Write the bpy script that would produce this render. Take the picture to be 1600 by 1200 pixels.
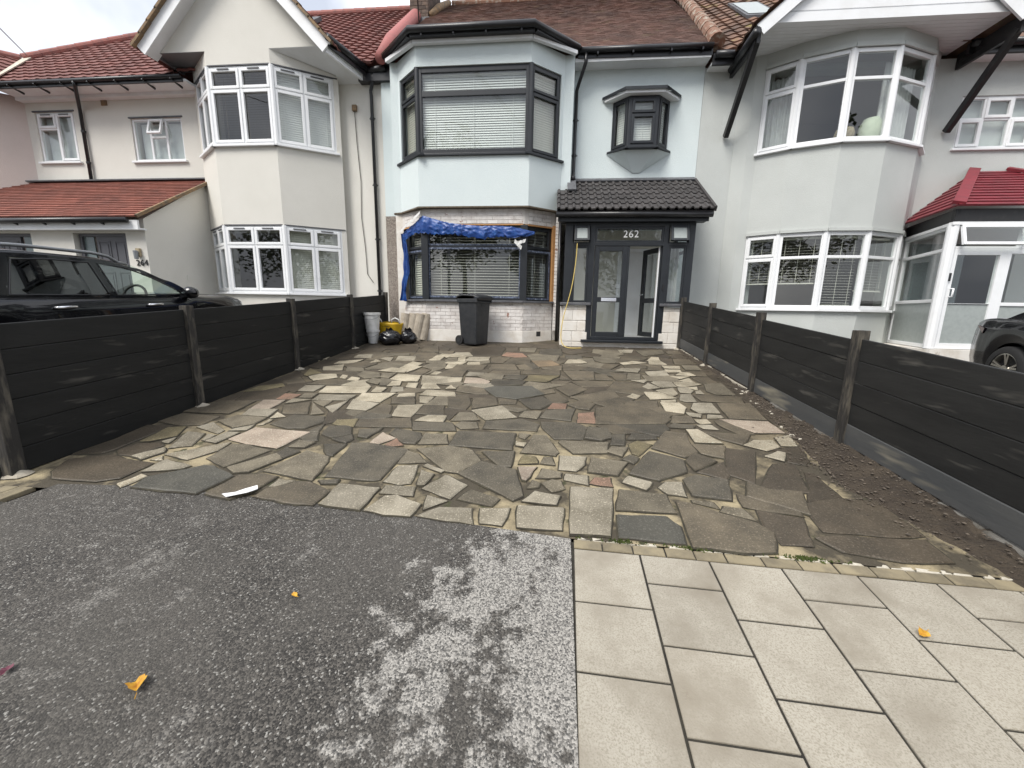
import bpy, math, random
from mathutils import Vector, Matrix, noise
random.seed(7)
for o in list(bpy.data.objects): bpy.data.objects.remove(o)
S = bpy.context.scene
COL = S.collection
R = math.radians
# ------------------------------------------------------------------ camera, sky, sun, exposure
cd = bpy.data.cameras.new('camera'); cam = bpy.data.objects.new('camera', cd); COL.objects.link(cam); S.camera = cam
cd.sensor_width = 36; cd.lens = 620/1600*36; cd.clip_start = .05; cd.clip_end = 3000
cam.matrix_world = Matrix(((0.995022, -0.034288, 0.093566, 0), (0.098257, 0.18109, -0.978546, 0), (0.016609, 0.982869, 0.183558, 1.5), (0, 0, 0, 1)))
W = bpy.data.worlds.new('World'); S.world = W; W.use_nodes = True
SUN_EL, SUN_AZ = R(52), R(216)      # azimuth from +Y towards +X: the sun stands behind the camera, a little to the left
def world():
    nt = W.node_tree; n = nt.nodes; l = nt.links; bg = n['Background']
    sky = n.new('ShaderNodeTexSky'); sky.sky_type = 'NISHITA'; sky.sun_disc = False
    sky.sun_elevation = SUN_EL; sky.sun_rotation = SUN_AZ; sky.air_density = 1.2; sky.dust_density = 2.5
    tc = n.new('ShaderNodeTexCoord')
    ns = n.new('ShaderNodeTexNoise'); ns.inputs['Scale'].default_value = 1.9; ns.inputs['Detail'].default_value = 6; ns.inputs['Roughness'].default_value = .5
    mp = n.new('ShaderNodeMapping'); mp.inputs['Location'].default_value = (1.3, .4, .75); l.new(tc.outputs['Generated'], mp.inputs['Vector']); l.new(mp.outputs['Vector'], ns.inputs['Vector'])
    cr = n.new('ShaderNodeValToRGB'); cr.color_ramp.elements[0].position = .42; cr.color_ramp.elements[1].position = .64
    cr.color_ramp.elements[0].color = (3.5, 3.75, 4.3, 1); cr.color_ramp.elements[1].color = (8.6, 8.65, 8.8, 1)
    l.new(ns.outputs['Fac'], cr.inputs['Fac'])
    mx = n.new('ShaderNodeMix'); mx.data_type = 'RGBA'; mx.inputs[0].default_value = .9      # overcast: cloud covers nine tenths of the sky light
    l.new(sky.outputs['Color'], mx.inputs[6]); l.new(cr.outputs['Color'], mx.inputs[7])
    l.new(mx.outputs[2], bg.inputs['Color']); bg.inputs['Strength'].default_value = .082
world()
sd = bpy.data.lights.new('sun', 'SUN'); sun = bpy.data.objects.new('sun', sd); COL.objects.link(sun)
sd.energy = 1.5; sd.angle = R(28); sd.color = (1, .965, .91)
sun.rotation_euler = Vector((-math.sin(SUN_AZ)*math.cos(SUN_EL), -math.cos(SUN_AZ)*math.cos(SUN_EL), -math.sin(SUN_EL))).to_track_quat('-Z', 'Y').to_euler()
S.view_settings.view_transform = 'Standard'; S.view_settings.look = 'None'; S.view_settings.exposure = 1.40; S.view_settings.gamma = 1
S.render.engine = 'CYCLES'
T = math.tan(R(5.07))               # the drive and the footway climb towards the houses
gz = lambda y: T*y

# ------------------------------------------------------------------ materials
def mat(name, c, rough=.7, c2=None, scale=3., lo=.4, hi=.65, detail=5, bump=0, bscale=60, bdist=.01, metal=0, spec=.5, coat=0, rnd=0., c3=None, s3=30., lo3=.55, hi3=.62, alpha=None, stretch=None, tiles=0, hue=None, bdetail=4):
    m = bpy.data.materials.new(name); m.use_nodes = True; nt = m.node_tree; n = nt.nodes; l = nt.links
    b = n['Principled BSDF']; b.inputs['Roughness'].default_value = rough; b.inputs['Metallic'].default_value = metal
    b.inputs['Specular IOR Level'].default_value = spec
    if coat: b.inputs['Coat Weight'].default_value = coat; b.inputs['Coat Roughness'].default_value = .03
    geo = n.new('ShaderNodeNewGeometry'); vec = geo.outputs['Position']
    if stretch:
        mp = n.new('ShaderNodeMapping'); mp.inputs['Scale'].default_value = stretch; l.new(vec, mp.inputs['Vector']); vec = mp.outputs['Vector']
    out = None
    def rgb(col):
        x = n.new('ShaderNodeRGB'); x.outputs[0].default_value = (*col, 1); return x.outputs[0]
    def mix(f, a, bb, blend='MIX'):
        x = n.new('ShaderNodeMix'); x.data_type = 'RGBA'; x.blend_type = blend
        if isinstance(f, float): x.inputs[0].default_value = f
        else: l.new(f, x.inputs[0])
        l.new(a, x.inputs[6]); l.new(bb, x.inputs[7]); return x.outputs[2]
    def nfac(sc, a, bb, det, v=None):
        x = n.new('ShaderNodeTexNoise'); x.inputs['Scale'].default_value = sc; x.inputs['Detail'].default_value = det; x.inputs['Roughness'].default_value = .62
        l.new(v or vec, x.inputs['Vector'])
        y = n.new('ShaderNodeMapRange'); y.inputs['From Min'].default_value = a; y.inputs['From Max'].default_value = bb; l.new(x.outputs['Fac'], y.inputs['Value']); return y.outputs['Result']
    out = rgb(c)
    if c2: out = mix(nfac(scale, lo, hi, detail), out, rgb(c2))
    if c3: out = mix(nfac(s3, lo3, hi3, 3), out, rgb(c3))
    val = None
    if rnd:
        oi = n.new('ShaderNodeObjectInfo'); val = oi.outputs['Random']
    if tiles:
        uv = n.new('ShaderNodeUVMap'); fl = n.new('ShaderNodeVectorMath'); fl.operation = 'FLOOR'; l.new(uv.outputs['UV'], fl.inputs[0])
        wn = n.new('ShaderNodeTexWhiteNoise'); wn.noise_dimensions = '2D'; l.new(fl.outputs['Vector'], wn.inputs['Vector']); val = wn.outputs['Value']
    if val is not None:
        a = tiles or rnd
        mr = n.new('ShaderNodeMapRange'); mr.inputs['To Min'].default_value = 1-a; mr.inputs['To Max'].default_value = 1+a; l.new(val, mr.inputs['Value'])
        vm = n.new('ShaderNodeVectorMath'); vm.operation = 'SCALE'; l.new(out, vm.inputs[0]); l.new(mr.outputs['Result'], vm.inputs['Scale']); out = vm.outputs['Vector']
    l.new(out, b.inputs['Base Color'])
    if bump:
        x = n.new('ShaderNodeTexNoise'); x.inputs['Scale'].default_value = bscale; x.inputs['Detail'].default_value = bdetail; l.new(vec, x.inputs['Vector'])
        bp = n.new('ShaderNodeBump'); bp.inputs['Strength'].default_value = bump; bp.inputs['Distance'].default_value = bdist
        l.new(x.outputs['Fac'], bp.inputs['Height']); l.new(bp.outputs['Normal'], b.inputs['Normal'])
    return m
def glass_mat(name, tint, refl=1.0, rough=0.0):
    m = bpy.data.materials.new(name); m.use_nodes = True; nt = m.node_tree; n = nt.nodes; l = nt.links; n.remove(n['Principled BSDF'])
    tr = n.new('ShaderNodeBsdfTransparent'); tr.inputs[0].default_value = (*tint, 1)
    gl = n.new('ShaderNodeBsdfGlossy'); gl.inputs['Roughness'].default_value = rough; gl.inputs['Color'].default_value = (refl, refl, refl, 1)
    fr = n.new('ShaderNodeFresnel'); fr.inputs['IOR'].default_value = 1.8       # two panes of a sealed unit
    ge = n.new('ShaderNodeNewGeometry'); iv = n.new('ShaderNodeMath'); iv.operation = 'SUBTRACT'; iv.inputs[0].default_value = 1; l.new(ge.outputs['Backfacing'], iv.inputs[1])
    mu = n.new('ShaderNodeMath'); mu.operation = 'MULTIPLY'; l.new(fr.outputs[0], mu.inputs[0]); l.new(iv.outputs[0], mu.inputs[1])      # each sheet mirrors once, on the face it is struck
    mx = n.new('ShaderNodeMixShader'); l.new(mu.outputs[0], mx.inputs[0]); l.new(tr.outputs[0], mx.inputs[1]); l.new(gl.outputs[0], mx.inputs[2])
    l.new(mx.outputs[0], n['Material Output'].inputs['Surface']); return m
M = {}
def render_mat(k, c, c2): M[k] = mat(k, c, .92, c2, 1.3, .35, .75, 6, bump=.55, bscale=95, bdist=.012, spec=.2, c3=tuple(v*.86 for v in c), s3=170, lo3=.5, hi3=.75, bdetail=2)
render_mat('render_cream', (.69, .67, .615), (.645, .625, .57))
render_mat('render_blue', (.65, .715, .715), (.61, .68, .685))
render_mat('render_grey', (.53, .55, .53), (.48, .50, .48))
render_mat('render_pink', (.62, .54, .50), (.57, .50, .46))
M['pebbledash'] = mat('pebbledash', (.36, .32, .28), .95, (.18, .15, .13), 55, .4, .6, 3, bump=1, bscale=70, bdist=.02, spec=.2)
M['upvc_white'] = mat('upvc_white', (.80, .81, .82), .35, (.74, .75, .75), 2.5, .4, .8)
M['trim_white'] = mat('trim_white', (.76, .77, .78), .45, (.66, .66, .65), 2, .45, .8)
M['soffit_grey'] = mat('soffit_grey', (.16, .155, .16), .6)
M['anthracite'] = mat('anthracite', (.012, .0145, .0185), .42, (.016, .019, .023), 4)
M['film'] = mat('film', (.14, .17, .24), .35, (.05, .06, .09), 22, .42, .55, c3=(.30, .33, .40), s3=14, lo3=.60, hi3=.68)
M['black_plastic'] = mat('black_plastic', (.012, .012, .014), .35, (.02, .02, .022), 5)
M['black_wood'] = mat('black_wood', (.012, .012, .013), .5, (.03, .028, .026), 9, .5, .8)
M['lead'] = mat('lead', (.105, .108, .116), .6, (.07, .07, .077), 6)
M['door_grey'] = mat('door_grey', (.085, .085, .095), .45)
M['glass'] = glass_mat('glass', (.93, .95, .94))
M['frosted'] = mat('frosted', (.34, .37, .36), .3, (.30, .33, .32), 14, bump=.1, bscale=200)
M['frosted_dark'] = mat('frosted_dark', (.16, .20, .20), .15, (.13, .16, .16), 30)
M['blind_white'] = mat('blind_white', (.74, .74, .72), .5)
M['blind_cream'] = mat('blind_cream', (.62, .60, .53), .5)
M['curtain'] = mat('curtain', (.62, .63, .62), .9, (.5, .5, .5), 3)
M['net'] = mat('net', (.66, .68, .68), .9, (.56, .58, .58), 2.2)
M['room'] = mat('room', (.34, .32, .29), .9)
M['tile_red'] = mat('tile_red', (.185, .072, .060), .75, (.145, .06, .05), 2.2, tiles=.16, bump=.2, bscale=120)
M['tile_orange'] = mat('tile_orange', (.225, .076, .052), .75, (.165, .058, .042), .9, .42, .66, tiles=.18, bump=.2, bscale=120)
M['tile_plain'] = mat('tile_plain', (.185, .105, .082), .85, (.125, .08, .066), .9, .36, .62, tiles=.2, bump=.3, bscale=120, c3=(.21, .15, .10), s3=3, lo3=.58, hi3=.74)
M['tile_brown'] = mat('tile_brown', (.155, .085, .055), .85, (.085, .055, .042), 2, tiles=.3, bump=.3, bscale=100, c3=(.17, .15, .035), s3=2.2, lo3=.62, hi3=.75)
M['tile_dark'] = mat('tile_dark', (.055, .050, .049), .7, (.040, .037, .037), 8, rnd=.22, bump=.25, bscale=150)
M['tile_paint'] = mat('tile_paint', (.185, .018, .028), .5, (.14, .016, .023), 5, tiles=.12)
M['ridge_red'] = mat('ridge_red', (.30, .11, .09), .8, (.2, .09, .08), 7)
M['ridge_pink'] = mat('ridge_pink', (.36, .115, .105), .7, (.30, .11, .10), 8)
M['ridge_brown'] = mat('ridge_brown', (.19, .10, .065), .9, (.30, .26, .21), 9, .5, .62, bump=.4, bscale=60)
M['verge'] = mat('verge', (.26, .17, .09), .9, (.14, .11, .08), 9, bump=.4)
M['brick_white'] = mat('brick_white', (.70, .67, .64), .8, (.58, .54, .51), 7, .45, .62, rnd=.07, bump=.6, bscale=45, bdist=.008, c3=(.34, .20, .16), s3=6.5, lo3=.66, hi3=.70)
M['mortar_white'] = mat('mortar_white', (.62, .59, .555), .9, (.40, .36, .33), 9, .54, .66, bump=.6, bscale=60)
M['plinth_white'] = mat('plinth_white', (.72, .69, .64), .8, (.58, .53, .46), 3.5, .45, .7, bump=.4, bscale=30, c3=(.36, .30, .24), s3=4, lo3=.66, hi3=.74)
M['brick_dark'] = mat('brick_dark', (.075, .055, .045), .9, (.11, .075, .055), 12, rnd=.35, bump=.5)
M['mortar_cream'] = mat('mortar_cream', (.42, .36, .26), .95, (.3, .25, .18), 9)
M['raw_wood'] = mat('raw_wood', (.50, .26, .10), .7, (.36, .18, .07), 20, stretch=(6, 6, .6))
M['old_wood'] = mat('old_wood', (.09, .07, .05), .9, (.16, .13, .09), 18)
M['board'] = mat('board', (.0095, .0097, .0095), .6, (.0155, .0155, .015), 5, .35, .7, spec=.28, rnd=.10, bump=.15, bscale=30, stretch=(1, .35, 2.2), c3=(.075, .07, .062), s3=4.5, lo3=.62, hi3=.76)
M['board_faded'] = mat('board_faded', (.058, .061, .063), .6, (.085, .085, .082), 3, .35, .7, bump=.15, bscale=30, stretch=(1, .35, 2.0), c3=(.24, .22, .17), s3=2.4, lo3=.58, hi3=.72)
M['post'] = mat('post', (.022, .020, .018), .8, (.11, .097, .075), 7, .48, .70, stretch=(2.5, 2.5, .5), bump=.4, bscale=30)
M['concrete'] = mat('concrete', (.135, .128, .115), .9, (.075, .068, .056), 5, bump=.5, bscale=60)
M['cement'] = mat('cement', (.38, .345, .28), .95, (.28, .25, .2), 8, bump=.4, bscale=80)
SC = dict(l=((.265, .236, .180), (.155, .135, .097)), g=((.150, .129, .091), (.086, .073, .051)), d=((.086, .074, .053), (.048, .042, .031)), b=((.116, .095, .064), (.066, .055, .038)),
          c=((.37, .32, .235), (.21, .178, .125)), p=((.36, .29, .225), (.24, .19, .145)), r=((.205, .122, .083), (.13, .085, .058)), s=((.078, .073, .058), (.053, .050, .040)),
          y=((.16, .132, .072), (.10, .083, .047)), m=((.070, .055, .037), (.046, .037, .025)), o=((.19, .137, .083), (.12, .090, .056)))
for k, (a, b_) in SC.items():
    M['stone_'+k] = mat('stone_'+k, a, .62 if k in 'dmsb' else .75, b_, 3.6, .38, .62, 9, bump=.6, bscale=60, bdist=.008, rnd=.22, c3=tuple(min(.6, v*1.9+.03) for v in a), s3=95, lo3=.55, hi3=.75)
M['bed'] = mat('bed', (.32, .265, .165), .95, (.060, .050, .034), 2.4, .42, .56, 9, bump=.8, bscale=50, bdist=.01, c3=(.045, .047, .02), s3=6, lo3=.60, hi3=.7)
def bed_dirt(m):
    # the joints were repointed only in the front third: further back they are packed with earth
    nt = m.node_tree; n = nt.nodes; l = nt.links; b = n['Principled BSDF']; src = b.inputs['Base Color'].links[0].from_socket
    geo = n.new('ShaderNodeNewGeometry'); sp = n.new('ShaderNodeSeparateXYZ'); l.new(geo.outputs['Position'], sp.inputs[0])
    ns = n.new('ShaderNodeTexNoise'); ns.inputs['Scale'].default_value = 1.1; ns.inputs['Detail'].default_value = 4; l.new(geo.outputs['Position'], ns.inputs['Vector'])
    ad = n.new('ShaderNodeMath'); ad.operation = 'MULTIPLY_ADD'; l.new(ns.outputs['Fac'], ad.inputs[0]); ad.inputs[1].default_value = 3.0; l.new(sp.outputs['Y'], ad.inputs[2])
    mr = n.new('ShaderNodeMapRange'); mr.inputs['From Min'].default_value = 4.6; mr.inputs['From Max'].default_value = 5.6; mr.inputs['To Max'].default_value = .80; l.new(ad.outputs[0], mr.inputs['Value'])
    mx = n.new('ShaderNodeMix'); mx.data_type = 'RGBA'; l.new(mr.outputs['Result'], mx.inputs[0]); l.new(src, mx.inputs[6]); mx.inputs[7].default_value = (.062, .050, .034, 1); l.new(mx.outputs[2], b.inputs['Base Color'])
bed_dirt(M['bed'])
M['joint_dirt'] = mat('joint_dirt', (.030, .026, .018), .95, (.050, .044, .028), 14, .42, .6, bump=.6, bscale=60)
M['board_lighter'] = mat('board_lighter', (.015, .0152, .015), .6, (.026, .026, .025), 4, .35, .7, spec=.3, rnd=.12, bump=.15, bscale=30, stretch=(1, .35, 2.2), c3=(.095, .09, .08), s3=4.2, lo3=.60, hi3=.76)  # right fence: lighter base tone than the left boards, more pale scuffs
M['soil'] = mat('soil', (.040, .030, .021), .95, (.070, .054, .037), 5, .4, .7, 8, bump=1, bscale=45, bdist=.03)
M['pebble'] = mat('pebble', (.13, .105, .08), .85, (.045, .036, .028), 60, .42, .6)
M['slab'] = mat('slab', (.37, .340, .280), .85, (.215, .186, .142), 2.6, .44, .70, 8, bump=.4, bscale=120, bdist=.004, rnd=.07, c3=(.25, .222, .172), s3=150, lo3=.46, hi3=.66)
M['block'] = mat('block', (.25, .21, .135), .9, (.165, .14, .095), 9, bump=.5, bscale=100, bdist=.006, rnd=.16)
M['joint'] = mat('joint', (.020, .018, .014), .95, (.04, .036, .026), 9, bump=.5)
M['chip_white'] = mat('chip_white', (.56, .52, .44), .85, (.40, .36, .28), 14, bump=.4)
M['ground'] = mat('ground', (.115, .11, .10), .95, (.085, .08, .072), 1.5, bump=.5, bscale=40)
M['road'] = mat('road', (.05, .05, .052), .9, (.07, .07, .07), 30, bump=.5, bscale=120)
M['tarp'] = mat('tarp', (.006, .045, .22), .42, (.015, .09, .33), 7, .45, .7, c3=(.06, .17, .42), s3=16, lo3=.62, hi3=.76, spec=.6)
M['white_plastic'] = mat('white_plastic', (.66, .66, .65), .4, (.52, .52, .5), 9)
M['bin'] = mat('bin', (.018, .020, .023), .5, (.03, .031, .033), 12, bump=.1, bscale=200)
M['rubber'] = mat('rubber', (.014, .014, .014), .8)
M['bag_black'] = mat('bag_black', (.008, .008, .010), .22, bump=.35, bscale=26, bdist=.02, spec=.6)
M['bag_yellow'] = mat('bag_yellow', (.62, .40, .015), .5, (.5, .3, .01), 6, bump=.3, bscale=30)
M['ridge_beige'] = mat('ridge_beige', (.40, .35, .28), .9, (.28, .24, .19), 7, bump=.4)
M['hose'] = mat('hose', (.60, .45, .13), .45)
M['paper'] = mat('paper', (.80, .80, .79), .6)
M['leaf_yellow'] = mat('leaf_yellow', (.60, .34, .03), .6, (.40, .17, .02), 30)
M['leaf_purple'] = mat('leaf_purple', (.14, .04, .06), .6)
M['moss'] = mat('moss', (.05, .075, .015), .95, (.08, .1, .02), 40)
M['paint_black'] = mat('paint_black', (.002, .0022, .0035), .25, coat=.7, spec=.25)
M['car_glass'] = glass_mat('car_glass', (.03, .03, .033))
M['car_glass_clear'] = glass_mat('car_glass_clear', (.78, .86, .82))
M['car_inside'] = mat('car_inside', (.55, .55, .50), .8)
M['seat_dark'] = mat('seat_dark', (.03, .03, .032), .7)
M['chrome'] = mat('chrome', (.75, .75, .77), .12, metal=1)
M['alloy'] = mat('alloy', (.52, .50, .46), .3, metal=1)
M['tail_red'] = mat('tail_red', (.07, .006, .008), .15, coat=1)
M['cable'] = mat('cable', (.02, .02, .022), .6)
M['cable_grey'] = mat('cable_grey', (.30, .30, .32), .6)
M['bark'] = mat('bark', (.06, .045, .03), .95, (.1, .08, .06), 12, bump=.6)
M['leaf'] = mat('leaf', (.045, .075, .02), .7, (.085, .11, .03), 1.5)
M['steel'] = mat('steel', (.28, .29, .30), .45, metal=.7)
M['van'] = mat('van', (.70, .70, .70), .3, coat=.6)
M['toy'] = mat('toy', (.55, .60, .48), .9, (.45, .5, .4), 4)
M['basket'] = mat('basket', (.40, .33, .22), .9, (.25, .2, .12), 30)
M['number'] = mat('number', (.8, .8, .78), .5)
M['number_black'] = mat('number_black', (.02, .02, .02), .5)
def asphalt():
    m = mat('asphalt', (.05, .05, .05), .85); nt = m.node_tree; n = nt.nodes; l = nt.links; b = n['Principled BSDF']
    geo = n.new('ShaderNodeNewGeometry'); pos = geo.outputs['Position']
    def noise_(sc, det, ro=.6):
        x = n.new('ShaderNodeTexNoise'); x.inputs['Scale'].default_value = sc; x.inputs['Detail'].default_value = det; x.inputs['Roughness'].default_value = ro; l.new(pos, x.inputs['Vector']); return x.outputs['Fac']
    def mr(v, a, c, d=0., e=1.):
        x = n.new('ShaderNodeMapRange'); x.inputs['From Min'].default_value = a; x.inputs['From Max'].default_value = c; x.inputs['To Min'].default_value = d; x.inputs['To Max'].default_value = e; l.new(v, x.inputs['Value']); return x.outputs['Result']
    def mth(op, a, c):
        x = n.new('ShaderNodeMath'); x.operation = op
        for i, v in enumerate((a, c)):
            if isinstance(v, (int, float)): x.inputs[i].default_value = v
            else: l.new(v, x.inputs[i])
        return x.outputs[0]
    def mix(f, a, c):
        x = n.new('ShaderNodeMix'); x.data_type = 'RGBA'; l.new(f, x.inputs[0])
        for i, v in ((6, a), (7, c)):
            if isinstance(v, tuple): x.inputs[i].default_value = (*v, 1)
            else: l.new(v, x.inputs[i])
        return x.outputs[2]
    sep = n.new('ShaderNodeSeparateXYZ'); l.new(pos, sep.inputs[0])
    # worn patches: the binder has weathered off the strip beside the slabs, in a ragged outline
    wear = mth('ADD', mr(sep.outputs['X'], -1.5, .1, -.20, .13), mth('MULTIPLY', noise_(2.0, 3), .46))
    wear = mth('ADD', wear, mth('MULTIPLY', noise_(9, 8, .74), .62))
    wear = mr(wear, .56, .605)
    patch = mr(mth('ADD', mth('MULTIPLY', noise_(2.1, 2), .5), mth('MULTIPLY', noise_(12, 8, .72), .6)), .625, .67)
    vo = n.new('ShaderNodeTexVoronoi'); vo.inputs['Scale'].default_value = 150; l.new(pos, vo.inputs['Vector'])
    wn = n.new('ShaderNodeTexWhiteNoise'); wn.noise_dimensions = '3D'; l.new(vo.outputs['Position'], wn.inputs['Vector'])
    chip = mr(wn.outputs['Value'], .0, 1.)
    dark = mix(mr(chip, .25, 1.), (.024, .022, .0195), (.125, .114, .099))
    dark = mix(mr(chip, .955, .97), dark, (.29, .28, .255))
    dark = mix(mr(noise_(1.3, 4), .40, .62, 0, .4), dark, (.098, .090, .078))
    lite = mix(mr(chip, .2, .9), (.12, .114, .104), (.39, .37, .335))
    lite = mix(mr(chip, .0, .16, .75, 0), lite, (.05, .05, .05))
    col = mix(mth('MAXIMUM', wear, mth('MULTIPLY', patch, .3)), dark, lite)
    l.new(col, b.inputs['Base Color'])
    bp = n.new('ShaderNodeBump'); bp.inputs['Strength'].default_value = .8; bp.inputs['Distance'].default_value = .005
    l.new(vo.outputs['Distance'], bp.inputs['Height']); bp.invert = True; l.new(bp.outputs['Normal'], b.inputs['Normal'])
    return m
M['asphalt'] = asphalt()

# ------------------------------------------------------------------ mesh helpers
V3 = Vector
class Fac:
    """a vertical plane from p to q (plan); u runs along it, n points outwards (towards the street), z is up"""
    def __init__(s, p, q):
        s.p = V3((p[0], p[1], 0)); d = V3((q[0]-p[0], q[1]-p[1], 0)); s.L = d.length; s.u = d/s.L; s.n = V3((s.u.y, -s.u.x, 0))
    def P(s, u, n, z): v = s.p+s.u*u+s.n*n; return V3((v.x, v.y, z))
class MB:
    def __init__(s): s.v = []; s.f = []; s.uv = []
    def add(s, vs, fs):
        k = len(s.v); s.v += [tuple(v) for v in vs]; s.f += [tuple(i+k for i in f) for f in fs]; return s
    def hexa(s, p): return s.add(p, [(0, 3, 2, 1), (4, 5, 6, 7), (0, 1, 5, 4), (1, 2, 6, 5), (2, 3, 7, 6), (3, 0, 4, 7)])
    def box(s, x0, x1, y0, y1, z0, z1): return s.hexa([(x0, y0, z0), (x1, y0, z0), (x1, y1, z0), (x0, y1, z0), (x0, y0, z1), (x1, y0, z1), (x1, y1, z1), (x0, y1, z1)])
    def lbox(s, F, u0, u1, n0, n1, z0, z1): return s.hexa([F.P(u0, n1, z0), F.P(u1, n1, z0), F.P(u1, n0, z0), F.P(u0, n0, z0), F.P(u0, n1, z1), F.P(u1, n1, z1), F.P(u1, n0, z1), F.P(u0, n0, z1)])
    def ring(s, F, u0, u1, z0, z1, w, n0, n1):
        s.lbox(F, u0, u0+w, n0, n1, z0, z1); s.lbox(F, u1-w, u1, n0, n1, z0, z1)
        s.lbox(F, u0+w, u1-w, n0, n1-.001, z0, z0+w); s.lbox(F, u0+w, u1-w, n0, n1-.001, z1-w, z1); return s
    def beam(s, a, b, w, h, up=(0, 0, 1)):
        a = V3(a); b = V3(b); d = (b-a).normalized(); r = d.cross(V3(up)).normalized(); t = r.cross(d).normalized()
        return s.hexa([a-r*w/2-t*h/2, a+r*w/2-t*h/2, b+r*w/2-t*h/2, b-r*w/2-t*h/2, a-r*w/2+t*h/2, a+r*w/2+t*h/2, b+r*w/2+t*h/2, b-r*w/2+t*h/2])
    def tube(s, pts, r, n=8, cap=True):
        pts = [V3(p) for p in pts]; k0 = len(s.v); m = len(pts)
        rr = r if isinstance(r, (list, tuple)) else [r]*m
        prev = None
        for i, p in enumerate(pts):
            d = (pts[min(i+1, m-1)]-pts[max(i-1, 0)]).normalized()
            x = d.cross(V3((0, 0, 1)) if abs(d.z) < .95 else V3((0, 1, 0))).normalized()
            if prev is not None:
                x = (prev-d*prev.dot(d)).normalized()
            prev = x; y = d.cross(x)
            for j in range(n):
                a = 2*math.pi*j/n; s.v.append(tuple(p+(x*math.cos(a)+y*math.sin(a))*rr[i]))
        for i in range(m-1):
            for j in range(n):
                a = k0+i*n+j; b = k0+i*n+(j+1) % n; s.f.append((a, b, b+n, a+n))
        if cap: s.f.append(tuple(k0+j for j in range(n))[::-1]); s.f.append(tuple(k0+(m-1)*n+j for j in range(n)))
        return s
    def lathe(s, prof, n=24, c=(0, 0, 0), axis='z'):
        k0 = len(s.v); m = len(prof)
        for r, h in prof:
            for j in range(n):
                a = 2*math.pi*j/n; x, y = r*math.cos(a), r*math.sin(a)
                s.v.append((c[0]+x, c[1]+y, c[2]+h) if axis == 'z' else (c[0]+x, c[1]+h, c[2]+y))
        for i in range(m-1):
            for j in range(n):
                a = k0+i*n+j; b = k0+i*n+(j+1) % n; s.f.append((a, b, b+n, a+n) if axis == 'z' else (a, a+n, b+n, b))
        return s
    def poly(s, pts, thick=None):
        """flat polygon; with thick (a vector) a slab"""
        n = len(pts)
        if thick is None: return s.add(pts, [tuple(range(n))])
        t = V3(thick); return s.add([V3(p) for p in pts]+[V3(p)+t for p in pts], [tuple(range(n))[::-1], tuple(range(n, 2*n))]+[(i, (i+1) % n, n+(i+1) % n, n+i) for i in range(n)])
    def build(s, name, m, parent=None, smooth=False, kind=None, bevel=0, sub=0):
        me = bpy.data.meshes.new(name); me.from_pydata(s.v, [], s.f); me.materials.append(M[m] if isinstance(m, str) else m)
        if s.uv:
            lay = me.uv_layers.new(name='UVMap')
            for p in me.polygons:
                uv = s.uv[p.index] if p.index < len(s.uv) else (0, 0)
                for li in p.loop_indices: lay.data[li].uv = uv
        if smooth: me.polygons.foreach_set('use_smooth', [True]*len(me.polygons))
        me.update(); o = bpy.data.objects.new(name, me); COL.objects.link(o)
        if parent: o.parent = parent
        if kind: o['kind'] = kind
        if bevel: b = o.modifiers.new('bevel', 'BEVEL'); b.width = bevel; b.segments = 2; b.limit_method = 'ANGLE'
        if sub: b = o.modifiers.new('sub', 'SUBSURF'); b.levels = sub; b.render_levels = sub
        return o
def thing(name, label, cat, loc=(0, 0, 0), group=None, rot=None):
    o = bpy.data.objects.new(name, None); COL.objects.link(o); o.location = loc; o.empty_display_size = .2
    if rot: o.rotation_euler = rot
    o['label'] = label; o['category'] = cat
    if group: o['group'] = group
    return o
def tag(o, label, cat, group=None):
    o['label'] = label; o['category'] = cat
    if group: o['group'] = group
    return o
def struct(o): o['kind'] = 'structure'; return o

def wall(parent, F, z0, z1, holes, m, t=.25, u0=0, u1=None, name='wall', top=None):
    """a wall on plane F with rectangular openings (u0,u1,z0,z1) and reveals"""
    u1 = F.L if u1 is None else u1
    us = sorted({u0, u1, *[min(max(h[i], u0), u1) for h in holes for i in (0, 1)]}); zs = sorted({z0, z1, *[min(max(h[i], z0), z1) for h in holes for i in (2, 3)]})
    def solid(i, j):
        if not (0 <= i < len(us)-1 and 0 <= j < len(zs)-1): return False
        u, z = (us[i]+us[i+1])/2, (zs[j]+zs[j+1])/2
        return not any(h[0] < u < h[1] and h[2] < z < h[3] for h in holes)
    b = MB()
    for i in range(len(us)-1):
        for j in range(len(zs)-1):
            if not solid(i, j): continue
            a, c, d, e = us[i], us[i+1], zs[j], zs[j+1]
            P = F.P
            b.add([P(a, 0, d), P(c, 0, d), P(c, 0, e), P(a, 0, e)], [(0, 1, 2, 3)]); b.add([P(a, -t, d), P(c, -t, d), P(c, -t, e), P(a, -t, e)], [(3, 2, 1, 0)])
            if not solid(i-1, j): b.add([P(a, 0, d), P(a, 0, e), P(a, -t, e), P(a, -t, d)], [(0, 1, 2, 3)])
            if not solid(i+1, j): b.add([P(c, 0, d), P(c, -t, d), P(c, -t, e), P(c, 0, e)], [(0, 1, 2, 3)])
            if not solid(i, j-1): b.add([P(a, 0, d), P(a, -t, d), P(c, -t, d), P(c, 0, d)], [(0, 1, 2, 3)])
            if not solid(i, j+1): b.add([P(a, 0, e), P(c, 0, e), P(c, -t, e), P(a, -t, e)], [(0, 1, 2, 3)])
    return b.build(name, m, parent)

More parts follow.
